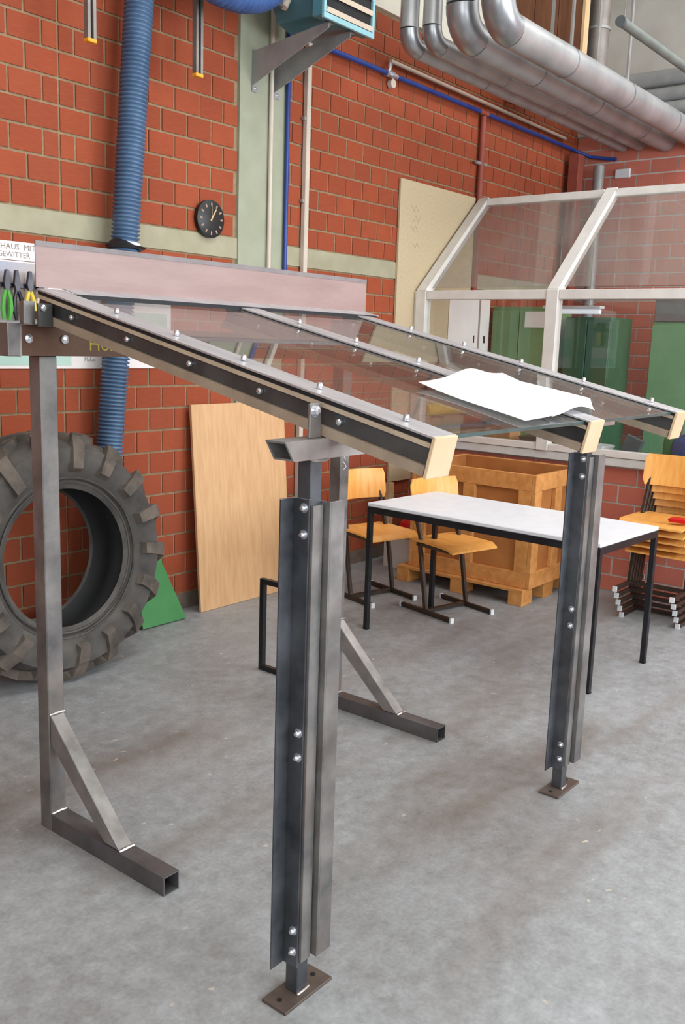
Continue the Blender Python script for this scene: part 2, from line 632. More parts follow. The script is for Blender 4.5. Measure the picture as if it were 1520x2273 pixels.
def lay_bricks(parent, rects, plane, pos, limit=300, depth=.014, extra=None, mat='brick'):
    """the bricks largest in view become single parts, the rest one joined part"""
    scored = []
    for r in rects:
        c = ((r[0] + r[1]) / 2, (r[2] + r[3]) / 2)
        p = (c[0], pos, c[1]) if plane == 'y' else (pos, c[0], c[1])
        q = to_px(p)
        seen = q is not None and -30 < q[0] < 1550 and -30 < q[1] < 2300 and (extra is None or extra(*c))
        scored.append((0 if seen else 1, q[2] if q else 99, r))
    scored.sort(key=lambda t_: (t_[0], t_[1]))
    rest = MB()
    nrest = 0
    for i, (s_, d_, r) in enumerate(scored):
        w, h = r[1] - r[0], r[3] - r[2]
        ca, cz = (r[0] + r[1]) / 2, (r[2] + r[3]) / 2
        if i < limit and s_ == 0:
            key = (plane, mat, round(w, 3), round(h, 3))
            if key not in _bm_cache:
                b = MB()
                if plane == 'y':
                    b.box(-w / 2, w / 2, 0, depth, -h / 2, h / 2)
                else:
                    b.box(0, depth, -w / 2, w / 2, -h / 2, h / 2)
                t_ = b.build('brick', mat)
                _bm_cache[key] = t_.data
                bpy.data.objects.remove(t_)
            ob = bpy.data.objects.new('brick', _bm_cache[key])
            jit = random.uniform(-.0015, .0015)
            ob.location = (ca, pos + jit, cz) if plane == 'y' else (pos + jit, ca, cz)
            ob.parent = parent
            COL.objects.link(ob)
        else:
            jit = random.uniform(-.0015, .0015)
            if plane == 'y':
                rest.box(r[0], r[1], pos + jit, pos + depth, r[2], r[3])
            else:
                rest.box(pos + jit, pos + depth, r[0], r[1], r[2], r[3])
            nrest += 1
    if nrest:
        ob = rest.build('brickwork', mat + '_far', parent)
        ob['kind'] = 'stuff'


# left wall: mortar core, bricks, plinth, concrete band, ring beam
wall = MB().box(-3, XB + .2, W + .006, W + .25, 0, ZC).build('wall_left', 'mortar')
struct(wall, 'red clay brick wall with sand coloured joints and a pale concrete band')
PX0, PX1 = 4.12, 4.53


def skip_left(x, z):
    return PX0 < x < PX1 or 2.098 < z < 2.223


rl = rects_wall(-2.9, PX0, .098, 3.85, .185, 2.89, 2.89 + .0925, (2.89,), skip_left)
rl = [r for r in rl]
rl += rects_wall(PX1, XB, .098, 3.85, .185, PX1 + .06, PX1 + .1525, (), skip_left)
lay_bricks(wall, rl, 'y', W)
MB().box(-3, XB, W + .0005, W + .05, 0, .094).build('plinth', 'plinth', wall)
MB().box(-3, PX0, W - .004, W + .05, 2.102, 2.219).build('concrete_band', 'concrete', wall)
MB().box(PX1, XB, W - .004, W + .05, 2.102, 2.219).build('concrete_band', 'concrete', wall)
MB().box(-3, XB, W - .03, W + .05, 3.86, ZC).build('ring_beam', 'ceiling', wall)

# concrete pillar in the wall
pil = MB().box(PX0, PX1, W - .012, W + .05, 0, 3.86).build('pillar', 'pillar')
struct(pil, 'pale green-grey painted concrete pillar set into the brick wall')

# back wall
wb = MB().box(XB + .006, XB + .2, -4.2, W, 0, ZC).build('wall_back', 'mortar_grey')
struct(wb, 'red brick back wall with grey joints, plastered above')
rb = rects_wall(-4.1, W, .098, 3.598, .25, .05, .175)
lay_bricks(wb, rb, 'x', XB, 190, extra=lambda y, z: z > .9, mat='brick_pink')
MB().box(XB - .01, XB + .05, -4.2, W, 3.603, ZC).build('plaster_field', 'plaster', wb)

# walls outside the picture, with the window openings that let the daylight in
wr = MB()
for x0, x1, z0, z1 in ((-3, .4, 0, ZC), (4.0, 4.8, 0, ZC), (8.4, XB + .2, 0, ZC), (.4, 4.0, 0, 1.45), (.4, 4.0, 4.05, ZC), (4.8, 8.4, 0, 1.45), (4.8, 8.4, 4.05, ZC)):
    wr.box(x0, x1, -4.2, -4.0, z0, z1)
o = wr.build('wall_right', 'plaster')
struct(o, 'plastered hall wall with tall windows')
o = MB().box(-3.2, -3, -4.2, W + .25, 0, ZC).build('wall_front', 'plaster')
struct(o, 'plastered wall at the near end of the hall')

# ------------------------------------------------------------------ glazed cabin at the far end
par = MB().box(XC + .006, XC + .2, -1.0, W, 0, .865).build('wall_cabin', 'mortar_grey')
struct(par, 'low red brick parapet below the glazed cabin')
rp = rects_wall(-.95, W, .0, .86, .25, 2.31, 2.435, kz0=-.01)
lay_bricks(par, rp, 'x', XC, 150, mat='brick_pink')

win = bpy.data.objects.new('window_1', None)
win.location = (XC, 2.4, .87)
COL.objects.link(win)
struct(win, 'glazed cabin front of white frames with panes leaning back above the rail')
MB().box(XC - .05, XC + .22, -.9, W - .03, .868, .925).build('window_sill', 'sill', win, bevel=.004)
ZR, XT, ZT = 2.0, 6.85, 2.79     # rail height; top of the sloped glazing
XF = 5.98
MUL = (4.07, 2.99, 1.72, .45)
for y in MUL:
    MB().box(XF, XF + .08, y - .045, y + .045, .926, ZR + .03).build('mullion', 'white_frame', win, bevel=.004)
    T = MB()
    T.bar((XF + .03, y, ZR + .01), (XT, y, ZT), .09, .07, (0, 1, 0))
    T.build('sloped_rafter', 'white_frame', win, bevel=.004)
for ya, yb in zip(MUL[:-1], MUL[1:]):
    MB().box(XF + .01, XF + .075, yb + .047, ya - .047, ZR - .035, ZR + .03).build('rail', 'white_frame', win, bevel=.003)
    MB().box(XF + .01, XF + .075, yb + .047, ya - .047, .928, .975).build('bottom_rail', 'white_frame', win, bevel=.003)
    MB().box(XF + .036, XF + .042, yb + .047, ya - .047, .976, ZR - .036).build('pane', 'glass_win', win)
    MB().bar((XT - .03, yb + .047, ZT - .02), (XT - .03, ya - .047, ZT - .02), .05, .06, (1, 0, 0)).build('top_rail', 'white_frame', win)
    MB().bar((XF + .085, (ya + yb) / 2, ZR + .055), (XT - .06, (ya + yb) / 2, ZT - .045), ya - yb - .095, .006, (0, 1, 0)).build('pane', 'glass_dusty', win)
# end bay beside the wall
MB().box(XF + .01, XF + .075, MUL[0] + .047, W - .025, .928, ZR + .03).build('jamb', 'white_frame', win)

# ------------------------------------------------------------------ the steel and glass canopy
can = thing('glass_canopy', (1.65, 1.9, 0), 'steel test canopy with two glass panes on sloping rafters and four posts', 'canopy')
ANG = math.atan2(.311, 1.397)
UX, UV = Vector((0, math.cos(ANG), math.sin(ANG))), Vector((0, -math.sin(ANG), math.cos(ANG)))
RAF = (1.635, 2.405, 3.075)
RW = .085
ULEN = 1.445


def frame_at(x, y=1.066, z=1.44):
    return Matrix(((1, 0, 0, x), (0, UX.y, UV.y, y), (0, UX.z, UV.z, z), (0, 0, 0, 1)))


def bolt(parent, p, axis, r=.0085, h=.009, washer=True, name='bolt'):
    p, a = Vector(p), Vector(axis).normalized()
    b = MB()
    if washer:
        b.tube([p, p + a * .002], r * 1.55, 14)
    b.tube([p + a * .002, p + a * (h * .7), p + a * h], [r, r, r * .55], 10)
    return b.build(name, 'zinc', parent, smooth=True)


for i, x0 in enumerate(RAF):
    T = frame_at(x0)
    raf = MB().box(.012, RW - .012, .002, ULEN, -.0665, -.0275, T)
    raf.box(.0, RW, .002, ULEN, -.090, -.067, T)
    raf.box(.0, RW, .002, ULEN, -.027, -.0165, T)
    # web dark, flanges lighter
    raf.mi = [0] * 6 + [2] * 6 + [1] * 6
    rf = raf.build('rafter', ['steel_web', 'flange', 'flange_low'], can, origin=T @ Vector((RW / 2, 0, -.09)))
    MB().box(.004, RW - .004, .0, ULEN, -.016, -.0065, T).build('gasket', 'rubber', rf)
    MB().box(-.002, RW + .002, -.004, ULEN, -.006, 0, T).build('cover_strip', 'cover', rf, bevel=.001)
    MB().box(-.002, RW + .002, -.010, -.0005, -.093, -.0005, T).build('end_plate', 'endplate', rf, bevel=.0015)
    for k in range(5):
        u = (1.166 + .249 * k - 1.066) / math.cos(ANG)
        bolt(rf, T @ Vector((RW / 2, u, 0)), UV, .0075, .016, washer=False)
        bolt(rf, T @ Vector((.012, u + .15, -.047)), (-1, 0, 0), .008, .013, washer=False)

for (xa, xb) in ((RAF[0] + RW - .02, RAF[1] + .02), (RAF[1] + RW - .02, RAF[2] + .02)):
    T = frame_at(0)
    g = MB().box(xa, xb, .016, ULEN - .01, -.0150, -.0075, T).build('glass_pane', 'glass', can)
    MB().box(xa + .015, xb - .015, .012, .0165, -.0155, -.0070, T).build('pane_edge', 'glass_edge', g)

# rear flashing: upright film covered sheet with a lip lying on the glass
ZF = 1.44 + .2226 * (2.475 - 1.066)
fl = MB()
fl.box(1.63, 3.225, 2.474, 2.478, ZF + .004, ZF + .137)
flash = fl.build('rear_flashing', 'film', can)
T = frame_at(0)
MB().box(1.72, 3.225, ULEN - .075, ULEN + .002, .0015, .0045, T).build('flashing_lip', 'cover', flash)
MB().box(1.72, 3.2, ULEN - .083, ULEN - .0755, -.009, .0035, T).build('lip_seal', 'rubber', flash)
MB().box(1.63, 3.225, 2.4725, 2.4735, ZF + .122, ZF + .137).build('fold_edge', 'film_edge', flash)

# rear beam on top of the rear posts
bmx0, bmx1 = 1.572, 3.27
bb = MB()
bb.box(bmx0, bmx1, 2.468, 2.476, 1.557, 1.648)
bb.box(bmx0, bmx1, 2.476, 2.555, 1.557, 1.565)
bb.box(bmx0, bmx1, 2.476, 2.555, 1.640, 1.648)
beam = bb.build('rear_beam', 'beam', can)
MB().box(1.528, 1.5715, 2.466, 2.557, 1.555, 1.651).build('end_plate', 'steel', beam, bevel=.002)
MB().box(1.5655, 1.572, 2.4655, 2.4675, 1.556, 1.650).build('cut_edge', 'steel_light', beam)
for bx in (1.594, 1.718, 3.12, 3.22):
    bolt(beam, (bx, 2.468, 1.607), (0, -1, 0), .0135, .010, washer=False)
text_obj('chalk_writing', 'Holde', .062, (1.806, 2.4672, 1.575), (R(90), 0, 0), 'chalk', beam, .0004)
# bracket plates that hold each rafter on the beam
for i, x0 in enumerate(RAF):
    if i == 1:
        continue
    b = MB()
    b.box(x0 - .075, x0 - .038, 2.432, 2.440, 1.6485, 1.714)
    b.box(x0 - .046, x0 - .038, 2.440, 2.50, 1.6485, 1.714)
    b.build('rafter_bracket', 'steel', can, bevel=.001)
    b = MB()
    b.box(x0 - .050, x0 - .003, 2.398, 2.406, 1.6425, 1.708)
    b.box(x0 - .011, x0 - .003, 2.406, 2.46, 1.6505, 1.708)
    b.box(x0 - .050, x0 - .003, 2.406, 2.475, 1.6485, 1.6502)
    br = b.build('rafter_bracket', 'steel_web', can, bevel=.0005)
    bolt(br, (x0 - .036, 2.398, 1.695), (0, -1, 0), .0095, .012, washer=False)

# rear posts with foot and brace
for x0 in (1.655, 3.125):
    yc = 2.532
    ps = MB().bar((x0 + .03, yc, .0), (x0 + .03, yc, 1.5565), .06, .06, (1, 0, 0))
    po = ps.build('rear_post', 'steel', can, bevel=.003, origin=(x0 + .03, yc, 0))
    MB().bar((x0 + .03, yc - .0305, .03), (x0 + .03, 1.94, .03), .06, .06, (1, 0, 0), hollow=.004).build('foot_tube', 'steel_foot', po)
    p_top, p_bot = Vector((x0 + .03, yc - .031, .385)), Vector((x0 + .03, 2.19, .061))
    d = (p_bot - p_top).normalized()
    n_ = Vector((0, d.z, -d.y))
    h = .045
    # mitred brace
    b = MB()
    ys = yc - .0305
    pts = [(ys, .405), (ys, .305), (2.225, .0605), (2.150, .0605)]
    b.prism(pts, 'x', x0 + .005, x0 + .055)
    b.build('brace', 'steel_light', po, bevel=.002)
    w = MB()
    w.tube([(x0 + .002, 2.148, .0625), (x0 + .02, 2.146, .064), (x0 + .04, 2.148, .063), (x0 + .058, 2.147, .0625)], [.004, .006, .005, .004], 6)
    w.build('weld_bead', 'weld', po, smooth=True)
    w = MB()
    w.tube([(x0 + .002, ys - .002, .406), (x0 + .03, ys - .003, .408), (x0 + .058, ys - .002, .406)], [.003, .005, .004], 6)
    w.build('weld_bead', 'weld', po, smooth=True)
    w = MB()
    w.tube([(x0 + .002, ys - .002, .061), (x0 + .03, ys - .003, .063), (x0 + .058, ys - .002, .061)], [.004, .005, .004], 6)
    w.build('weld_bead', 'weld', po, smooth=True)
    if x0 > 3:
        ck = MB()
        zz = 1.33
        for k in range(6):
            pts = [(x0 + .015 + .03 * ((j * 7 + k * 3) % 5) / 5, yc - .0308, zz - .012 * j) for j in range(4)]
            for a_, b_ in zip(pts[:-1], pts[1:]):
                ck.bar(a_, b_, .003, .0006, (1, 0, 0))
            zz -= .042
        ck.build('chalk_mark', 'chalk_white', po)

# front columns
for ci, cx in enumerate((1.612, 3.10)):
    cy = 1.38
    c = MB().bar((cx, cy, .0085), (cx, cy, 1.364), .04, .04, (1, 0, 0))
    colm = c.build('front_column', 'steel_blue', can, bevel=.002, origin=(cx, cy, 0))
    pl = MB().box(cx - .088, cx + .092, cy - .043, cy + .037, 0, .008).build('base_plate', 'plate', colm, bevel=.001)
    for sx in (-.062, .066):
        MB().cyl((cx + sx, cy, .0081), (cx + sx, cy, .0092), .007, 12).build('bolt_hole', 'dark_in', pl)
    w = MB()
    w.tube([(cx - .022, cy - .022, .010), (cx, cy - .024, .012), (cx + .022, cy - .022, .011), (cx + .024, cy, .010), (cx + .022, cy + .022, .010)], .004, 6)
    w.build('weld_bead', 'weld', colm, smooth=True)
    zb, zt = .085, 1.272
    # two angle profiles clamped on the tube, flanges pointing away from each other
    a = MB()
    a.box(cx - .0255, cx - .0205, cy - .022, cy + .028, zb, zt)
    a.box(cx - .0705, cx - .0255, cy + .023, cy + .028, zb, zt)
    A1 = a.build('angle_profile', 'steel_blue', colm, bevel=.0008)
    a = MB()
    a.box(cx + .0205, cx + .0255, cy - .046, cy + .024, zb + .02, zt - .008)
    a.box(cx + .0255, cx + .0755, cy - .046, cy - .041, zb + .02, zt - .008)
    A2 = a.build('angle_profile', 'steel', colm, bevel=.0008)
    e = MB()
    e.box(cx - .0255, cx - .0205, cy - .022, cy + .028, zt + .0002, zt + .0012)
    e.box(cx - .0705, cx - .0255, cy + .023, cy + .028, zt + .0002, zt + .0012)
    e.build('sawn_end', 'zinc', A1)
    e = MB()
    e.box(cx + .0205, cx + .0255, cy - .046, cy + .024, zt - .0078, zt - .0068)
    e.box(cx + .0255, cx + .0755, cy - .046, cy - .041, zt - .0078, zt - .0068)
    e.build('sawn_end', 'zinc', A2)
    a = MB()
    a.box(cx - .019, cx + .0165, cy - .030, cy - .0205, zb + .015, zt - .014)
    a.build('flat_bar', 'steel', colm, bevel=.0008)
    for z in (1.252, 1.19, .706, .644, .185, .128):
        bolt(A1, (cx - .0255, cy - .008, z), (-1, 0, 0), .0075, .013)
    # head: short cross tube, tab plate bolted to the rafter web
    hy0, hy1, hz0, hz1 = cy - .035, cy + .025, 1.3655, 1.411
    hd = MB()
    xs_t, xs_b, xe = cx - .125, cx - .095, cx + .16
    out = [(xs_b, hz0), (xe, hz0), (xe, hz1), (xs_t, hz1)]
    hd.prism([(xs_b, hz0), (xe, hz0), (xe, hz0 + .005), (xs_b - .0035, hz0 + .005)], 'y', hy0, hy1)
    hd.prism([(xs_t + .0035, hz1 - .005), (xe, hz1 - .005), (xe, hz1), (xs_t, hz1)], 'y', hy0, hy1)
    for ya in (hy0, hy1 - .005):
        hd.prism([(xs_b - .0035, hz0 + .005), (xe, hz0 + .005), (xe, hz1 - .005), (xs_t + .0035, hz1 - .005)], 'y', ya, ya + .005)
    hd = hd.build('head_tube', 'steel_light', colm)
    tb = MB().box(cx - .028, cx + .012, cy - .02, cy - .012, 1.4115, 1.49).build('tab_plate', 'steel', colm, bevel=.002)
    bolt(tb, (cx - .012, cy - .02, 1.474), (0, -1, 0), .010, .014)
    w = MB()
    w.tube([(cx - .035, cy - .03, 1.367), (cx - .02, cy - .028, 1.364), (cx + .02, cy - .028, 1.363), (cx + .03, cy - .03, 1.366)], [.004, .006, .006, .004], 6)
    w.build('weld_bead', 'weld', colm, smooth=True)

# ------------------------------------------------------------------ paper on the glass


def sheet(name, corners, label, lift, curl, seed):
    rnd = random.Random(seed)
    n, m_ = 14, 10
    P = [Vector(c) for c in corners]
    vs_, fs = [], []
    for j in range(m_ + 1):
        for i in range(n + 1):
            a, b = i / n, j / m_
            q = (P[0] * (1 - a) + P[1] * a) * (1 - b) + (P[3] * (1 - a) + P[2] * a) * b
            z = 1.44 + .2226 * (q.y - 1.066) - .0055 + lift + .024 * math.exp(-((q.x - 2.447) / .13) ** 2)
            z += curl * (max(0, b - .55) ** 2 * (1.3 - abs(a - .35)) * 1.6 + .25 * max(0, a - .7) ** 2 + .2 * max(0, .2 - a) ** 2)
            z += .0015 * (1 + math.sin(a * 7 + seed) * math.cos(b * 5))
            vs_.append((q.x, q.y, z))
            fs_ok = True
    for j in range(m_):
        for i in range(n):
            k = j * (n + 1) + i
            fs.append((k, k + 1, k + n + 2, k + n + 1))
    b = MB().add(vs_, fs)
    o = b.build(name, 'paper', None, smooth=True, origin=(sum(c[0] for c in corners) / 4, sum(c[1] for c in corners) / 4, vs_[0][2]))
    sm = o.modifiers.new('thick', 'SOLIDIFY')
    sm.thickness = .0012
    return tag(o, label, 'paper')


sheet('paper_sheet', [(2.28, 1.115, 0), (2.56, 1.12, 0), (2.815, 1.25, 0), (2.69, 1.50, 0)], 'under sheet of white paper peeking out at the lower edge on the canopy glass', 0.0005, .004, 3)
sheet('paper_sheet', [(2.10, 1.098, 0), (2.56, 1.135, 0), (2.72, 1.515, 0), (2.11, 1.43, 0)], 'large blank white paper sheet lying on top of the glass canopy', 0.006, .016, 1)

# ------------------------------------------------------------------ tractor tyre
TR = thing('tractor_tyre', (2.525, 3.60, .005), 'big worn tractor tyre with chunky lugs leaning by the brick wall', 'tyre')
TR.rotation_euler = (R(-4), 0, 0)
RO, RI, TWD = .545, .325, .27
prof = [(.0, RI), (-.012, RI + .02), (-.004, RI + .04), (-.028, RI + .06), (-.045, RI + .13), (-.035, RO - .03), (.015, RO - .002), (.08, RO + .008), (TWD / 2, RO + .012)]
full = prof + [(TWD - a, r_) for a, r_ in reversed(prof[:-1])]
full += [(TWD - .01, RI + .012), (TWD - .03, RI + .10), (TWD - .07, RO - .06), (TWD / 2, RO - .045), (.07, RO - .06), (.03, RI + .10), (.01, RI + .012)]
NS = 96
vs_, fs = [], []
cz = RO + .045
for k in range(NS):
    t = 2 * math.pi * k / NS
    for a, r_ in full:
        vs_.append((r_ * math.cos(t), a, cz + r_ * math.sin(t)))
nf = len(full)
for k in range(NS):
    for i in range(nf):
        j, l = (i + 1) % nf, (k + 1) % NS
        fs.append((k * nf + i, k * nf + j, l * nf + j, l * nf + i))
b = MB().add(vs_, fs)
b.v = [tuple(Vector(v) + TR.location) for v in b.v]
no = 2 * len(prof) - 1
b.mi = [0 if i < no else 1 for k in range(NS) for i in range(nf)]
b.build('carcass', ['tyre', 'tyre_in'], TR, smooth=True, angle=50)
for r_, a in ((RI + .028, -.011), (RI + .052, -.020)):
    rg = MB().tube([(TR.location.x + r_ * math.cos(2 * math.pi * k / 64), TR.location.y + a, TR.location.z + cz + r_ * math.sin(2 * math.pi * k / 64)) for k in range(64)], .006, 6, closed=True)
    rg.build('bead_ring', 'tyre', TR, smooth=True)
NL = 17


def lug_mesh(side):
    pts = [(TWD / 2 + .01, RO + .004, 0.0, .040), (TWD / 2 - .06, RO + .004, .10, .044), (.05, RO + .0, .23, .048), (.004, RO - .010, .29, .050), (-.034, RO - .055, .32, .040), (-.044, RO - .10, .335, .020), (-.046, RO - .125, .34, .008)]
    vs_ = []
    for (a, r_, th, h) in pts:
        wd = .032 if a > 0 else .034
        rr = [(r_ - .02, -wd * 1.25), (r_ + h, -wd), (r_ + h, wd), (r_ - .02, wd * 1.25)]
        # past the shoulder the lug grows sideways instead of outward
        for (q, w) in rr:
            ax = a
            if a < .02:
                out = q > r_
                ax = a - (.02 if out else -.02)
                q = r_ + (h * .8 if a > -.01 else h * .25) if out else r_ - .02
            if side < 0:
                ax = TWD - ax
            t = th + w / RO
            vs_.append((q * math.cos(t), ax, q * math.sin(t)))
    fs = [(0, 1, 2, 3), tuple(4 * (len(pts) - 1) + k for k in (3, 2, 1, 0))]
    for i in range(len(pts) - 1):
        for k in range(4):
            l = (k + 1) % 4
            fs.append((4 * i + k, 4 * i + l, 4 * i + 4 + l, 4 * i + 4 + k))
    o = MB().add(vs_, fs).build('lug', 'tyre_mud')
    me = o.data
    bpy.data.objects.remove(o)
    return me


for side in (1, -1):
    me = lug_mesh(side)
    for k in range(NL):
        o = bpy.data.objects.new('lug', me)
        o.parent = TR
        o.location = (0, 0, cz)
        o.rotation_euler = (0, -(2 * math.pi * (k + (.5 if side < 0 else .02)) / NL), 0)
        COL.objects.link(o)

# ------------------------------------------------------------------ boards and laths by the wall
b = MB()
T = Matrix.Translation((3.717, 4.02, 0)) @ Matrix.Rotation(R(-4.5), 4, 'X')
b.box(0, .80, -.009, .009, 0.001, 1.243, T)
o = b.build('plywood_board', 'ply', None, bevel=.001, origin=(4.1, 4.02, 0))
tag(o, 'tall pale plywood board leaning on the brick wall', 'board')
b = MB()
T = Matrix.Translation((3.30, 3.985, 0)) @ Matrix.Rotation(R(-15), 4, 'X')
b.prism([(-.05, 0.006), (.27, 0.006), (.10, .56), (-.02, .56)], 'y', -.008, .008, T)
o = b.build('green_board', 'green', None, bevel=.001, origin=(3.45, 3.98, 0))
tag(o, 'green tapered board leaning on the wall behind the tractor tyre', 'board')
o = MB().box(1.9, 2.905, W - .028, W - .001, 1.058, 1.103).build('yellow_lath', 'yellow', None, bevel=.002, origin=(2.4, W, 1.08))
tag(o, 'yellow lath fixed flat on the bricks above the tractor tyre', 'lath')
o = MB().box(5.757, 6.80, W - .022, W - .0045, .585, 2.813).build('chipboard_panel', 'chip', None, bevel=.001, origin=(6.2, W, .585))
tag(o, 'tall beige chipboard panel on the brick wall beside the glazed cabin', 'panel')
pm = MB()
for (x, z) in ((5.90, 2.62), (5.92, 2.55), (5.90, 2.48), (5.93, 2.36)):
    pts = [(x + .02 * k, W - .0226, z + .022 * ((k * 5 + int(x * 100)) % 3 - 1)) for k in range(6)]
    for p, q in zip(pts[:-1], pts[1:]):
        pm.bar(p, q, .004, .0006, (1, 0, 0))
pm.build('pencil_mark', 'pencil', o)
o = MB().box(5.735, 5.795, W - .05, W - .004, .20, .582).build('wall_lath', 'lath', None, bevel=.002, origin=(5.76, W, .2))
tag(o, 'short pale upright lath on the wall under the chipboard panel', 'lath')

# ------------------------------------------------------------------ blue corrugated hose


def corrugated(path_fn, length, pitch, r, amp, n=20):
    S = [path_fn(i / 600) for i in range(601)]
    cum = [0.0]
    for a_, b_ in zip(S[:-1], S[1:]):
        cum.append(cum[-1] + (b_ - a_).length)
    k = int(cum[-1] / pitch)
    raw, ptr = path_fn, [0]
    def path_fn(t_):
        d_ = t_ * cum[-1]
        while ptr[0] < 599 and cum[ptr[0] + 1] < d_:
            ptr[0] += 1
        i_ = ptr[0]
        return S[i_].lerp(S[i_ + 1], min(1, (d_ - cum[i_]) / max(1e-9, cum[i_ + 1] - cum[i_])))
    path, rs = [], []
    for i in range(k):
        for f, rr in ((0, r - amp), (.28, r), (.62, r), (.85, r - amp)):
            path.append(path_fn((i + f) / k))
            rs.append(rr)
    return path, rs


def lerp_path(pts):
    P = [Vector(p) for p in pts]
    def f(t):
        t = max(0, min(.99999, t)) * (len(P) - 1)
        i = int(t)
        u = t - i
        p0, p1, p2, p3 = P[max(i - 1, 0)], P[i], P[i + 1], P[min(i + 2, len(P) - 1)]
        return .5 * ((2 * p1) + (-p0 + p2) * u + (2 * p0 - 5 * p1 + 4 * p2 - p3) * u * u + (-p0 + 3 * p1 - 3 * p2 + p3) * u ** 3)
    return f


HO = thing('extraction_hose', (3.0, 4.0, .08), 'blue corrugated extraction hose hanging down the brick wall behind the canopy', 'hose')
fn = lerp_path([(3.35, 4.0, 3.95), (3.265, 4.0, 3.28), (3.185, 4.03, 2.09), (3.13, 4.05, 1.45), (3.09, 4.06, .98), (3.05, 4.068, .5), (3.02, 4.07, .085)])
pa, rs = corrugated(fn, 3.9, .0205, .073, .013)
MB().tube(pa, rs, 20).build('hose_tube', 'hose', HO, smooth=True, angle=70)
cl = MB()
cl.tube([(3.182, 4.02, 2.066), (3.182, 4.02, 2.078), (3.183, 4.02, 2.080)], [.098, .104, .075], 24)
cl.build('collar', 'black', HO, smooth=True)
MB().tube([(3.184, 4.03, 2.081), (3.185, 4.03, 2.098)], [.083, .078], 24).build('cuff', 'white_cap', HO, smooth=True)

BH = thing('fan_hose', (3.65, 3.72, 3.36), 'thick bright blue fabric hose looping at the top beside the heater', 'hose')
fn = lerp_path([(3.18, 3.78, 3.75), (3.38, 3.74, 3.46), (3.60, 3.70, 3.385), (3.84, 3.70, 3.45), (3.95, 3.71, 3.62), (3.96, 3.72, 3.95)])
pa, rs = corrugated(fn, 1.5, .028, .115, .006)
MB().tube(pa, rs, 20).build('hose_tube', 'hose2', BH, smooth=True, angle=70)

# hanging rails with orange caps
for (x, zb, lab) in ((2.892, 2.968, 'grey hanging cable rail with orange cap, farther from the concrete pillar'), (3.566, 2.968, 'grey hanging cable rail with orange cap, close to the concrete pillar')):
    t = thing('cable_rail', (x, 3.9, zb), lab, 'rail', 'hanging cable rails')
    b = MB()
    b.box(x - .024, x - .008, 3.885, 3.915, zb + .018, ZC - .001)
    b.box(x + .008, x + .024, 3.885, 3.915, zb + .018, ZC - .001)
    b.build('rail_profile', 'rail_grey', t)
    MB().box(x - .008, x + .008, 3.896, 3.912, zb + .018, ZC - .001).build('cable', 'black', t)
    MB().box(x - .026, x + .026, 3.882, 3.918, zb, zb + .018).build('end_cap', 'orange', t, bevel=.003)

# ------------------------------------------------------------------ wall clock
CK = thing('wall_clock', (3.876, W, 2.302), 'round black wall clock showing one o\'clock on the brick wall', 'clock')
yc = W - .035
MB().tube([(3.876, W - .005, 2.302), (3.876, yc, 2.302), (3.876, yc - .004, 2.302)], [.104, .106, .098], 20).build('case', 'clock', CK, smooth=True, angle=30)
for k in range(12):
    a = 2 * math.pi * k / 12
    T = Matrix.Translation((3.876, yc - .0045, 2.302)) @ Matrix.Rotation(a, 4, 'Y')
    MB().box(-.005, .005, -.001, .0, .070, .090, T).build('hour_mark', 'clock_mark', CK)
for nm, a, ln, wd in (('minute_hand', 0, .082, .005), ('hour_hand', R(32), .066, .010)):
    T = Matrix.Translation((3.876, yc - .0065 - (0 if ln < .07 else .001), 2.302)) @ Matrix.Rotation(a, 4, 'Y')
    MB().prism([(-wd / 2, -.012), (wd / 2, -.012), (wd / 2.6, ln), (-wd / 2.6, ln)], 'y', -.001, 0, T).build(nm, 'clock_hand', CK)

# ------------------------------------------------------------------ teal air heater on its wall bracket
HT = thing('air_heater', (4.35, W, 3.1), 'teal warm air heater with louvres on a steel bracket at the pillar', 'heater')
b = MB()
b.box(4.12, 4.565, 3.53, 3.60, 3.36, 3.95)
b.build('front_frame', 'teal', HT, bevel=.004)
b = MB()
b.prism([(4.14, 3.50), (4.20, 3.40), (4.30, 3.372), (4.54, 3.372), (4.54, 3.95), (4.14, 3.95)], 'y', 3.60, 3.93)
b.build('housing', 'teal', HT, bevel=.004)
b = MB()
b.box(4.118, 4.567, 3.512, 3.53, 3.345, 3.375)
b.box(4.118, 4.138, 3.512, 3.53, 3.375, 3.95)
b.box(4.547, 4.567, 3.512, 3.53, 3.375, 3.95)
b.build('front_trim', 'teal_light', HT, bevel=.002)
MB().box(4.139, 4.546, 3.5285, 3.5295, 3.376, 3.95).build('grille_back', 'dark_in', HT)
for k in range(5):
    z = 3.385 + .083 * k
    T = Matrix.Translation((0, 3.519, z)) @ Matrix.Rotation(R(28), 4, 'X')
    MB().box(4.14, 4.545, -.007, .007, -.003, .022, T).build('louvre_slat', 'louver', HT)
MB().tube([(4.16, 3.78, 3.62), (4.06, 3.78, 3.60), (4.03, 3.78, 3.52), (4.06, 3.80, 3.46), (4.15, 3.82, 3.45)], .016, 10).build('copper_pipe', 'galv', HT, smooth=True)
MB().cyl((4.11, 3.80, 3.44), (4.14, 3.80, 3.49), .022, 10).build('valve', 'conduit', HT, smooth=True)
for x in (4.215, 4.405):
    b = MB()
    b.box(x, x + .045, W - .020, W - .0125, 3.07, 3.30)
    b.prism([(W - .020, 3.285), (W - .020, 3.105), (3.56, 3.325), (3.56, 3.352)], 'x', x, x + .006)
    b.prism([(W - .020, 3.285), (3.56, 3.352), (3.56, 3.358), (W - .020, 3.291)], 'x', x, x + .045)
    br = b.build('bracket_arm', 'galv_dull', HT)
    bolt(br, (x + .022, W - .020, 3.09), (0, -1, 0), .009, .012)
    bolt(br, (x + .03, W - .020, 3.27), (0, -1, 0), .009, .012)

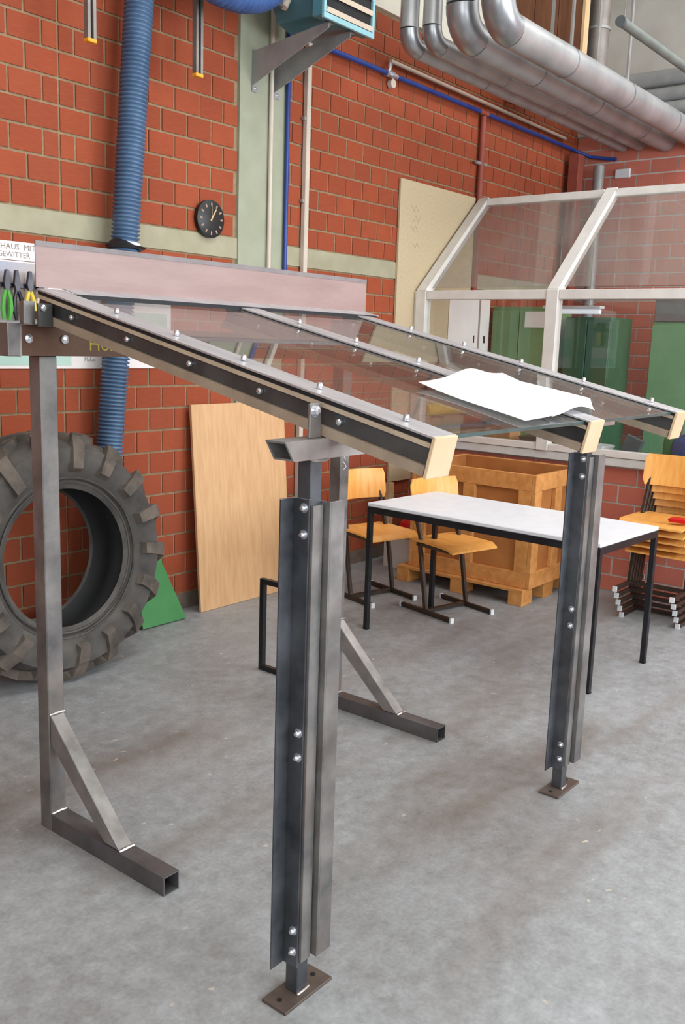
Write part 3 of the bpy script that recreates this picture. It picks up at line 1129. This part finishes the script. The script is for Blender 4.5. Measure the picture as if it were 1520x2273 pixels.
# ------------------------------------------------------------------ pipes on pillar and wall
o = MB().cyl((4.372, W - .028, 1.3), (4.372, W - .028, 3.86), .014, 10).build('conduit', 'conduit', None, smooth=True, origin=(4.372, W - .028, 0))
tag(o, 'cream conduit running up the middle of the concrete pillar', 'pipe')
o = MB().cyl((4.518, W - .03, 2.03), (4.518, W - .03, 3.48), .014, 10).build('water_pipe', 'blue_pipe', None, smooth=True, origin=(4.518, W - .03, 2.03))
tag(o, 'upright blue pipe along the edge of the concrete pillar', 'pipe')
t = thing('conduit', (4.71, W - .03, 1.9), 'pale grey upright conduit on the bricks beside the pillar', 'pipe')
MB().box(4.690, 4.728, W - .04, W - .004, 0.1, 3.62).build('trunking', 'conduit', t, bevel=.004)
for z in (2.5, 3.0):
    MB().box(4.676, 4.690, W - .03, W - .004, z, z + .02).build('clip', 'galv_dull', t)

t = thing('air_line', (6.6, W - .04, 3.46), 'long blue compressed air pipe with brass fitting running along the brick wall', 'pipe')
ZP = 3.462
for xa, xb in ((4.745, 5.49), (5.62, 6.75), (6.87, 8.35)):
    MB().cyl((xa, W - .045, ZP), (xb, W - .045, ZP), .017, 10).build('pipe_run', 'blue_pipe', t, smooth=True)
MB().tube([(8.35, W - .045, ZP), (8.47, W - .06, ZP - .01), (XB - .07, W - .18, ZP - .06), (XB - .05, W - .42, ZP - .10)], .017, 10).build('pipe_bend', 'blue_pipe', t, smooth=True)
for xa, xb, r_ in ((5.49, 5.52, .024), (5.52, 5.545, .016), (5.545, 5.575, .024), (5.575, 5.62, .018)):
    MB().cyl((xa, W - .045, ZP), (xb, W - .045, ZP), r_, 10).build('fitting', 'zinc', t, smooth=True)
MB().tube([(5.53, W - .045, ZP + .01), (5.53, W - .05, ZP + .07)], [.014, .02], 10).build('valve', 'zinc', t, smooth=True)
MB().cyl((5.585, W - .012, ZP - .05), (5.585, W - .045, ZP - .05), .03, 12).build('wall_rose', 'conduit', t, smooth=True)
MB().cyl((6.75, W - .045, ZP), (6.87, W - .045, ZP), .020, 10).build('sleeve', 'red_pipe', t, smooth=True)
t = thing('conduit', (7.0, W - .03, 3.56), 'thin cream conduit running just above the blue air pipe', 'pipe')
MB().cyl((5.56, W - .03, 3.555), (8.3, W - .03, 3.535), .014, 10).build('conduit_run', 'conduit', t, smooth=True)
t = thing('red_riser', (6.80, W - .03, 2.82), 'brick red painted riser pipe on the wall above the chipboard panel', 'pipe')
MB().cyl((6.83, W - .035, 2.05), (6.83, W - .035, 3.44), .024, 10).build('pipe_run', 'red_pipe', t, smooth=True)
MB().cyl((6.74, W - .04, 3.08), (6.90, W - .04, 3.08), .014, 8).build('clamp', 'galv_dull', t, smooth=True)

# insulated pipes turning under the ceiling
PIPES = ((3.70, 3.49, .060, 5.17), (3.54, 3.485, .060, 5.19), (3.30, 3.495, .098, 5.15), (3.02, 3.49, .098, 5.09))
LABS = ('thin silver insulated pipe of the bundle, closest to the brick wall',
        'thin silver insulated pipe of the bundle, second from the brick wall',
        'thick silver insulated pipe of the bundle, in its middle',
        'thick silver insulated pipe of the bundle, outermost from the brick wall')
for (y, z, r_, xv), lab in zip(PIPES, LABS):
    t = thing('insulated_pipe', (xv, y, z), lab, 'pipe', 'insulated pipe bundle')
    k = r_ * 1.6
    MB().cyl((xv, y, z + k + .002), (xv, y, ZC - .001), r_, 20).build('riser', 'alu_pipe', t, smooth=True)
    el = [(xv + k - k * math.cos(a), y, z + k - k * math.sin(a)) for a in [math.pi / 2 * i / 6 for i in range(7)]]
    MB().tube(el, r_ * 1.02, 20).build('elbow', 'galv', t, smooth=True, angle=60)
    xe = XB - .02
    MB().cyl((xv + k + .002, y, z), (xe, y, z), r_, 24).build('run', 'alu_pipe', t, smooth=True)
    xs = xv + k + .35 + y * .13
    while xs < xe - .2:
        MB().cyl((xs, y, z), (xs + .012, y, z), r_ * 1.035, 24).build('seam_band', 'galv', t, smooth=True)
        xs += .95
    MB().cyl((xv, y, z + k + .28), (xv, y, z + k + .29), r_ * 1.03, 20).build('seam_band', 'galv', t, smooth=True)
    MB().box(xv + 1.9, xv + 1.93, y - .008, y + .008, z + r_, ZC - .001).build('hanger', 'galv_dull', t)

# pipes crossing along the back wall
for k, (dx, z, r_) in enumerate(((.30, 3.94, .07), (.32, 3.80, .06), (.33, 3.68, .06))):
    o = MB().cyl((XB - dx, -1.5, z), (XB - dx, 3.62, z), r_, 18).build('cross_duct', 'alu_pipe', None, smooth=True, origin=(XB - dx, 1, z))
    tag(o, ('upper', 'middle', 'lowest')[k] + ' of three silver pipes crossing along the plastered back wall', 'pipe', 'pipes along the back wall')
t = thing('rain_pipe', (7.42, 3.47, 3.6), 'fat grey upright drain pipe beside the brown wood panelling', 'pipe')
MB().cyl((7.42, 3.47, 3.6), (7.42, 3.47, ZC - .001), .085, 18).build('pipe_run', 'rail_grey', t, smooth=True)
MB().tube([(7.42, 3.47, 4.12), (7.42, 3.47, 4.14)], .092, 18).build('collar', 'galv_dull', t, smooth=True)
t = thing('wood_panelling', (7.2, 3.8, 3.62), 'brown wood panelling between the pipe bundle and the drain pipe', 'panelling')
for k in range(3):
    y0 = 3.50 + .21 * k
    MB().box(7.18, 7.2, y0, y0 + .205, 3.62, ZC - .002).build('panel', 'panel_wood', t, bevel=.002)
MB().box(7.2, 7.25, 3.50, W - .032, 3.62, ZC - .002).build('backing', 'dark_in', t)
MB().box(7.17, 7.25, 3.475, 3.497, 3.62, ZC - .002).build('edge_lath', 'lath', t)
t = thing('tube_lamp', (6.5, 2.62, 3.62), 'grey tube lamp hanging on thin wires in front of the plaster wall', 'lamp')
MB().cyl((5.93, 2.62, 3.645), (7.6, 2.62, 3.645), .030, 12).build('tube', 'lamp_grey', t, smooth=True)
MB().cyl((5.90, 2.62, 3.645), (5.93, 2.62, 3.645), .034, 12).build('end_cap', 'grey_dark', t, smooth=True)
for x in (5.96, 7.3):
    MB().cyl((x, 2.62, 3.67), (x, 2.62, ZC - .001), .003, 6).build('wire', 'rail_grey', t)
t2 = thing('hall_post', (XB - .2, W - .22, 0), 'dark red steel post in the far corner of the hall', 'post')
MB().box(XB - .28, XB - .16, W - .16, W - .06, 0, 3.40).build('post_profile', 'red_pipe', t2, bevel=.003)
o = MB().cyl((XB - .14, W - .30, 0), (XB - .14, W - .30, 3.30), .05, 14).build('down_pipe', 'galv_dull', None, smooth=True, origin=(XB - .1, W - .3, 0))
tag(o, 'grey down pipe in the far corner beside the red post', 'pipe')
o = MB().box(XB - .03, XB - .002, W - .55, W - .41, 3.20, 3.28).build('junction_box', 'white_cap', None, bevel=.004, origin=(XB - .02, W - .5, 3.24))
tag(o, 'small white junction box on the back wall under the air pipe', 'box')

# ------------------------------------------------------------------ posters and tools on the wall
t = thing('lettered_sign', (2.6, W, 1.96), 'white lettered paper sign on the wall above the posters', 'sign')
MB().box(2.2, 2.744, W - .006, W - .0025, 1.965, 2.052).build('sign_sheet', 'sign', t)
text_obj('sign_lettering', 'HAUS  MIT', .040, (2.545, W - .0062, 2.014), (R(90), 0, 0), 'sign_text', t, .0003)
text_obj('sign_lettering', 'GEWITTER', .036, (2.530, W - .0062, 1.978), (R(90), 0, 0), 'sign_text', t, .0003)
t = thing('poster', (2.6, W, 1.445), 'wide pale poster with blue photo behind the end of the rusty beam', 'poster')
MB().box(2.1, 3.122, W - .006, W - .0025, 1.447, 1.962).build('poster_sheet', 'sign', t)
MB().box(2.15, 2.80, W - .0075, W - .0062, 1.66, 1.955).build('photo', 'poster_blue', t)
MB().box(2.15, 2.93, W - .0075, W - .0062, 1.463, 1.55).build('mint_stripe', 'poster_mint', t)
text_obj('caption', 'Plakat', .03, (3.01, W - .0062, 1.485), (R(90), 0, 0), 'sign_text', t, .0003)
t = thing('poster', (3.45, W, 1.447), 'pale poster with mint stripe behind the blue hose', 'poster')
MB().box(3.19, 3.60, W - .006, W - .0025, 1.449, 1.94).build('poster_sheet', 'sign', t)
MB().box(3.22, 3.57, W - .0075, W - .0062, 1.56, 1.75).build('mint_stripe', 'poster_mint', t)
t = thing('tool_strip', (2.62, W, 1.80), 'dark tool strip on the wall by the beam end', 'tool strip')
MB().box(2.40, 2.76, W - .03, W - .008, 1.835, 1.855).build('strip', 'tool_dark', t)
GR = ['tool_green', 'tool_dark', 'yellow_roll', 'conduit']
PL = ((2.545, 'pliers with green grips hanging first on the tool strip', 2), (2.61, 'pliers with dark grips hanging second on the tool strip', -2), (2.672, 'pliers with olive yellow grips hanging third on the tool strip', 1), (2.738, 'pliers with pale grips hanging last on the tool strip, nearest the flashing', -2))
for x, lab, tilt in PL:
    t = thing('pliers', (x, W - .045, 1.70), lab, 'pliers', 'pliers on the tool strip')
    t.rotation_euler = (0, R(tilt), 0)
    b = MB()
    z0 = 1.70
    b.prism([(x - .010, z0 + .115), (x + .010, z0 + .115), (x + .018, z0 + .15), (x + .008, z0 + .215), (x - .008, z0 + .215), (x - .018, z0 + .15)], 'y', W - .052, W - .034)
    b.build('jaw', 'tool_dark', t, bevel=.002)
    for s in (-1, 1):
        MB().tube([(x + s * .004, W - .044, z0 + .125), (x + s * .018, W - .045, z0 + .08), (x + s * .022, W - .045, z0 + .03), (x + s * .014, W - .045, z0 - .02)], [.008, .011, .012, .009], 8).build('grip', GR[[q[0] for q in PL].index(x)], t, smooth=True)

# ------------------------------------------------------------------ table
TBL = thing('work_table', (4.455, 2.40, 0), 'long table with pale grey top and thin black legs', 'table', rz=R(-2.6))
TW, TL, TH = .66, 1.42, .742


def local(parent_z=0):
    return None


def lbuild(mb, name, mat, parent, **kw):
    """verts already local to the parent"""
    base = Vector((0, 0, 0))
    q = parent
    while q is not None:
        base += q.location
        q = q.parent
    mb.v = [tuple(Vector(v) + base) for v in mb.v]
    return mb.build(name, mat, parent, **kw)


lbuild(MB().box(-TW / 2, TW / 2, -TL / 2, TL / 2, TH - .022, TH), 'table_top', 'table', TBL, bevel=.004)
b = MB()
for s in (-1, 1):
    b.box(s * (TW / 2 - .012) - .012, s * (TW / 2 - .012) + .012, -TL / 2, TL / 2, TH - .057, TH - .0225)
    b.box(-TW / 2 + .024, TW / 2 - .024, s * (TL / 2 - .012) - .012, s * (TL / 2 - .012) + .012, TH - .057, TH - .0225)
lbuild(b, 'apron_frame', 'black_metal', TBL)
for sx in (-1, 1):
    for sy in (-1, 1):
        cx, cy = sx * (TW / 2 - .0135), sy * (TL / 2 - .0135)
        lg = lbuild(MB().box(cx - .0135, cx + .0135, cy - .0135, cy + .0135, .006, TH - .0575), 'leg', 'black_metal', TBL, bevel=.001)
        lbuild(MB().box(cx - .015, cx + .015, cy - .015, cy + .015, 0, .0055), 'foot_cap', 'black', lg)


# ------------------------------------------------------------------ school chairs (face local -y)
def make_chair(label, group):
    t = thing('school_chair', (0, 0, 0), label, 'chair', group)
    n = 8
    # seat: slightly dished ply, front edge rolled down
    vs_, fs = [], []
    for j in range(n + 1):
        v = j / n
        y = -.20 + .38 * v
        for i in range(n + 1):
            u = i / n
            wd = .205 - .02 * v
            x = (u * 2 - 1) * wd
            if (i in (0, n)) and (j in (0, n)):
                x *= .93
            z = .448 - .014 * math.sin(math.pi * u) * math.sin(math.pi * min(1, v * 1.1)) - .02 * max(0, (.18 - v) / .18) ** 2 + .006 * v
            vs_.append((x, y, z))
    for j in range(n):
        for i in range(n):
            k = j * (n + 1) + i
            fs.append((k, k + 1, k + n + 2, k + n + 1))
    top = len(vs_)
    bot = [(x, y, z - .011) for x, y, z in vs_]
    rim = [i for i in range(n + 1)] + [j * (n + 1) + n for j in range(1, n + 1)] + [n * (n + 1) + i for i in range(n - 1, -1, -1)] + [j * (n + 1) for j in range(n - 1, 0, -1)]
    fs2 = fs + [tuple(top + q for q in reversed(f)) for f in fs]
    for a_, b_ in zip(rim, rim[1:] + rim[:1]):
        fs2.append((a_, b_, b_ + top, a_ + top))
    MB().add(vs_ + bot, fs2).build('seat', 'chair_ply', t, smooth=True)
    # backrest: curved shell
    vs_, fs = [], []
    nn = 10
    for j in range(6):
        v = j / 5
        for i in range(nn + 1):
            u = i / nn * 2 - 1
            wd = .20 - (.016 if j in (0, 5) else 0)
            vs_.append((u * wd,   .150 + .035 * (1 - u * u) + .03 * v, .625 + .19 * v))
    for j in range(5):
        for i in range(nn):
            k = j * (nn + 1) + i
            fs.append((k, k + 1, k + nn + 2, k + nn + 1))
    top = len(vs_)
    bot = [(x, y + .011, z) for x, y, z in vs_]
    w1 = nn + 1
    rim = list(range(w1)) + [j * w1 + nn for j in range(1, 6)] + [5 * w1 + i for i in range(nn - 1, -1, -1)] + [j * w1 for j in range(4, 0, -1)]
    fs2 = fs + [tuple(top + q for q in reversed(f)) for f in fs]
    for a_, b_ in zip(rim, rim[1:] + rim[:1]):
        fs2.append((a_, b_, b_ + top, a_ + top))
    MB().add(vs_ + bot, fs2).build('backrest', 'chair_ply', t, smooth=True)
    for s in (-1, 1):
        x = s * .175
        sk = MB().bar((x, -.20, .016), (x, .235, .016), .022, .026, (1, 0, 0)).build('skid', 'brown_metal', t, bevel=.002)
        for y in (-.206, .241):
            MB().box(x - .013, x + .013, y - .006, y + .006, .0, .031).build('skid_cap', 'white_cap', sk)
        MB().bar((x, .02, .0295), (x, .10, .44), .022, .026, (1, 0, 0)).build('upright', 'brown_metal', t, bevel=.002)
        MB().bar((x * .93, .10, .442), (x * .93, .232, .80), .020, .026, (1, 0, 0)).build('back_upright', 'brown_metal', t, bevel=.002)
        MB().box(x - .011, x + .011, -.16, .12, .416, .4335).build('seat_rail', 'brown_metal', t)
    MB().bar((-.164, .03, .018), (.164, .03, .018), .026, .022, (0, 1, 0)).build('cross_bar', 'brown_metal', t)
    return t


CH = make_chair('wooden school chair at the far table end, nearest the brick wall', 'school chairs at the table')
CH.location = (4.76, 3.50, 0)
CH.rotation_euler = (0, 0, R(-14))
c = copy_tree(CH)
c.location = (4.83, 2.97, 0)
c.rotation_euler = (0, 0, R(-13))
c['label'] = 'wooden school chair pushed behind the long table, in front of the wooden crate'
ORD = ('lowest', 'second', 'third', 'fourth', 'topmost')
for k in range(5):
    c = copy_tree(CH)
    c.location = (5.70 - .036 * k, 1.945, .048 * k)
    c.rotation_euler = (0, 0, R(-90))
    c['label'] = ORD[k] + (' of five' if k in (0, 4) else ' from the floor of five') + ' wooden school chairs stacked by the brick parapet'
    c['group'] = 'stacked school chairs'
    c.scale = (1, 1, 1)

# ------------------------------------------------------------------ wooden crate on its pallet
PT = thing('pallet', (5.6, 3.1, 0), 'wooden pallet under the big crate', 'pallet')
px0, px1, py0, py1 = 5.24, 5.98, 2.68, 3.66
for x in (px0, px1 - .14, (px0 + px1) / 2 - .07):
    for y in (py0, (py0 + py1) / 2 - .05, py1 - .10):
        MB().box(x, x + .14, y, y + .10, .0, .088).build('block', 'wood', PT, bevel=.002)
for x in (px0, (px0 + px1) / 2 - .07, px1 - .14):
    MB().box(x, x + .14, py0, py1, .0885, .106).build('deck_board', 'wood', PT, bevel=.001)
CR = thing('wooden_crate', (5.63, 3.05, .107), 'big open wooden crate with framed sides standing on a pallet', 'crate')
cx0, cx1, cy0, cy1, cz0, cz1 = 5.29, 5.96, 2.66, 3.60, .107, .845
MB().box(cx0 + .03, cx0 + .042, cy0 + .03, cy1 - .03, cz0, cz1 - .005).build('side_panel', 'wood_dark', CR)
MB().box(cx1 - .042, cx1 - .03, cy0 + .03, cy1 - .03, cz0, cz1 - .005).build('side_panel', 'wood_dark', CR)
MB().box(cx0 + .043, cx1 - .043, cy0 + .03, cy0 + .042, cz0, cz1 - .005).build('side_panel', 'wood_dark', CR)
MB().box(cx0 + .043, cx1 - .043, cy1 - .042, cy1 - .03, cz0, cz1 - .005).build('side_panel', 'wood_dark', CR)
MB().box(cx0 + .043, cx1 - .043, cy0 + .043, cy1 - .043, cz0, cz0 + .015).build('bottom_panel', 'wood_dark', CR)
for xa, xb in ((cx0, cx0 + .029), (cx1 - .029, cx1)):
    for za, zb in ((cz1 - .105, cz1), (cz0, cz0 + .10)):
        MB().box(xa, xb, cy0 + .03, cy1 - .03, za, zb).build('frame_board', 'wood', CR, bevel=.002)
    for ya in (cy0 + .0305, cy0 + .44, cy1 - .1205):
        MB().box(xa, xb, ya, ya + .09, cz0 + .1005, cz1 - .1055).build('frame_board', 'wood', CR, bevel=.002)
for ya, yb in ((cy0, cy0 + .029), (cy1 - .029, cy1)):
    for za, zb in ((cz1 - .105, cz1), (cz0, cz0 + .10)):
        MB().box(cx0, cx1, ya, yb, za, zb).build('frame_board', 'wood', CR, bevel=.002)
    for xa in (cx0, cx0 + .29, cx1 - .09):
        MB().box(xa, xa + .09, ya, yb, cz0 + .1005, cz1 - .1055).build('frame_board', 'wood', CR, bevel=.002)

t = thing('storage_box', (5.6, 3.86, 0), 'low pale grey box on the floor between chair and brick wall', 'box')
MB().box(5.50, 5.78, 3.70, 3.97, .0, .235).build('box_body', 'cardboard', t, bevel=.004)
MB().box(5.49, 5.79, 3.69, 3.98, .236, .262).build('lid', 'grey_mid', t, bevel=.004)
o = MB().tube([(5.60 + .0, 3.80, .264 + z) for z in (0, .012, .04, .075, .098, .108)], [.03, .06, .085, .08, .05, .02], 14).build('red_bag', 'red', None, smooth=True, origin=(5.6, 3.8, .264))
tag(o, 'shiny red bundle lying on the pale grey box', 'bag')

# rectangular black tube frame behind the near column
t = thing('steel_stand', (3.26, 3.06, 0), 'small rectangular black steel tube frame standing on the floor behind the near column', 'frame')
for (a_, b_) in (((3.262, 3.075, .0), (3.262, 3.075, .47)), ((3.262, 2.62, .0), (3.262, 2.62, .47))):
    MB().bar(a_, b_, .026, .026, (0, 1, 0)).build('upright', 'black_metal', t, bevel=.001)
for z in (.013, .457):
    MB().bar((3.262, 3.0615, z), (3.262, 2.6335, z), .026, .026, (1, 0, 0)).build('cross_bar', 'black_metal', t, bevel=.001)

# ------------------------------------------------------------------ inside the cabin


def cabinet(x0, x1, y0, y1, z1, mat, label, doors=2, facing='x'):
    t = thing('steel_cabinet', ((x0 + x1) / 2, (y0 + y1) / 2, 0), label, 'cabinet')
    MB().box(x0 + .022, x1, y0, y1, 0, z1).build('body', mat, t, bevel=.003)
    dw = (y1 - y0) / doors
    for k in range(doors):
        d = MB().box(x0, x0 + .0215, y0 + dw * k + .004, y0 + dw * (k + 1) - .004, .06, z1 - .03).build('door', mat, t, bevel=.003)
        MB().box(x0 - .015, x0 - .0005, y0 + dw * k + .03, y0 + dw * k + .045, z1 * .5, z1 * .5 + .1).build('handle', 'zinc', d)
    return t


cabinet(7.15, 7.6, 3.60, 4.12, 1.97, 'green_cab', 'olive green steel cabinet in the corner of the glazed cabin', 2)
cabinet(7.35, 7.8, 3.14, 3.54, 1.90, 'green_dark', 'dark green steel cabinet behind the white mullion', 2)
cabinet(7.75, 8.2, 2.2, 2.95, 1.88, 'green_light', 'light green locker beyond the brick pier in the cabin', 2)
o = MB().box(7.76, 8.2, 2.2, 2.94, 1.881, 2.10).build('storage_case', 'grey_mid', None, bevel=.005, origin=(7.9, 2.55, 1.881))
tag(o, 'grey case standing on top of the light green locker', 'case')
t = thing('white_board', (6.8, W - .03, 1.35), 'white board with red marks hanging on the bricks inside the cabin', 'board')
MB().box(6.48, 6.94, W - .03, W - .024, 1.25, 2.02).build('board_sheet', 'sign', t, bevel=.002)
MB().box(6.97, 7.12, W - .03, W - .004, 1.25, 2.02).build('board_sheet', 'sign', t, bevel=.002)
MB().box(6.86, 6.93, W - .032, W - .0305, 1.545, 1.57).build('red_mark', 'red', t)
MB().box(7.0, 7.09, W - .032, W - .0305, 1.545, 1.57).build('red_mark', 'red', t)
MB().box(6.87, 6.885, W - .032, W - .0305, 1.66, 1.72).build('ink_mark', 'tool_dark', t)
MB().box(7.03, 7.06, W - .032, W - .0305, 1.66, 1.72).build('ink_mark', 'tool_dark', t)
t = thing('cabin_lamp', (6.5, 3.0, 1.92), 'white fluorescent tube lamp hanging inside the glazed cabin', 'lamp')
MB().box(6.46, 6.54, 2.85, 3.3, 1.925, 1.945).build('batten', 'white_cap', t)
MB().cyl((6.5, 2.86, 1.905), (6.5, 3.29, 1.905), .018, 10).build('tube', 'tube_lit', t, smooth=True)
for y in (2.95, 3.2):
    MB().cyl((6.5, y, 1.945), (6.5, y, 2.44), .004, 6).build('wire', 'rail_grey', t)
o = MB().box(7.138, 7.1495, 3.62, 3.80, 1.80, 1.93).build('hanging_card', 'sign', None, origin=(7.14, 3.7, 1.8))
tag(o, 'beige card stuck on the olive green cabinet by the white mullion', 'card')

# bench and things just behind the sill
t = thing('bench', (6.55, 2.9, 0), 'grey work bench behind the cabin parapet', 'bench')
MB().box(6.28, 6.75, .3, 4.05, .82, .86).build('bench_top', 'grey_mid', t)
for y in (.4, 1.6, 2.8, 3.95):
    MB().box(6.30, 6.36, y - .03, y + .03, 0, .8195).build('leg', 'grey_dark', t)
    MB().box(6.66, 6.72, y - .03, y + .03, 0, .8195).build('leg', 'grey_dark', t)
t = thing('foam_roll', (6.55, W - .08, 1.08), 'yellow foam roll lying on brackets along the wall inside the cabin', 'roll')
MB().tube([(6.13, W - .08, 1.13), (6.16, W - .08, 1.13), (6.92, W - .08, 1.13), (6.95, W - .08, 1.13)], [.04, .05, .05, .04], 16).build('roll', 'yellow_roll', t, smooth=True)
for x in (6.3, 6.75):
    MB().box(x, x + .03, W - .135, W - .0225, 1.06, 1.079).build('bracket', 'galv_dull', t)
for (y0, y1, z1, mt, lab) in ((3.70, 3.86, .16, 'carton', 'brown carton on the cabin bench behind the crate, nearest the brick wall'), (3.42, 3.64, .19, 'carton', 'larger brown carton on the cabin bench behind the crate'), (3.18, 3.34, .12, 'black', 'low black tool case on the cabin bench beside the cartons')):
    t = thing('bench_box', (6.4, (y0 + y1) / 2, .861), lab, 'box')
    MB().box(6.31, 6.48, y0, y1, .861, .861 + z1 - .012).build('box_body', mt, t, bevel=.003)
    MB().box(6.305, 6.485, y0 - .004, y1 + .004, .861 + z1 - .0115, .861 + z1).build('lid', mt, t, bevel=.002)
t = thing('white_bowl', (6.15, 2.585, .926), 'white angular bowl standing on the window sill', 'bowl')
b = MB()
b.tube([(6.09, 2.60, .926), (6.09, 2.60, .930), (6.09, 2.60, .995), (6.09, 2.60, .991), (6.09, 2.60, .936)], [.045, .05, .105, .098, .046], 6)
b.build('bowl_shell', 'white_cap', t)
t = thing('monitor', (6.1, 2.40, .926), 'dark small monitor tilted on the window sill beside the bowl', 'monitor')
T = Matrix.Translation((6.08, 2.40, .935)) @ Matrix.Rotation(R(20), 4, 'X')
lb = MB().box(-.02, .02, -.06, .06, .02, .14, T)
lb.build('screen', 'grey_dark', t, bevel=.004)
MB().box(6.02, 6.14, 2.33, 2.47, .926, .936).build('stand_base', 'black', t, bevel=.002)
MB().box(6.07, 6.09, 2.385, 2.415, .936, .97).build('stand_neck', 'black', t)
t = thing('plastic_drum', (6.52, 2.08, .861), 'round navy blue plastic drum behind the stacked chairs on the cabin bench', 'drum')
MB().tube([(6.50, 2.06, .861 + z) for z in (0, .01, .05, .12, .18, .22, .235)], [.12, .15, .185, .195, .18, .12, .05], 24).build('drum_body', 'navy', t, smooth=True)
MB().cyl((6.50, 2.06, 1.098), (6.50, 2.06, 1.115), .05, 16).build('drum_lid', 'navy', t, smooth=True)
t = thing('green_curtain', (6.58, 2.32, .861), 'narrow green bottle shaped can on the bench beside the blue drum', 'can')
t.name = 'green_can'
MB().tube([(6.6, 2.30, .861 + z) for z in (0, .01, .14, .18, .22, .25)], [.045, .05, .05, .045, .025, .02], 16).build('can_body', 'green', t, smooth=True)
MB().cyl((6.6, 2.30, 1.112), (6.6, 2.30, 1.13), .022, 12).build('can_cap', 'black', t, smooth=True)

t = thing('sill_box', (6.06, 2.13, .926), 'small white box on the window sill above the stacked chairs', 'box')
MB().box(6.03, 6.10, 2.07, 2.19, .926, .948).build('box_body', 'white_cap', t, bevel=.003)
MB().box(6.028, 6.102, 2.068, 2.192, .9485, .955).build('lid', 'white_cap', t, bevel=.002)
t = thing('red_case', (5.50, 1.84, .648), 'small red case lying on the seat of the topmost stacked chair', 'case')
MB().box(5.42, 5.50, 1.76, 1.86, .652, .675).build('case_body', 'red', t, bevel=.003)
MB().box(5.435, 5.485, 1.86, 1.868, .658, .668).build('handle', 'black', t)
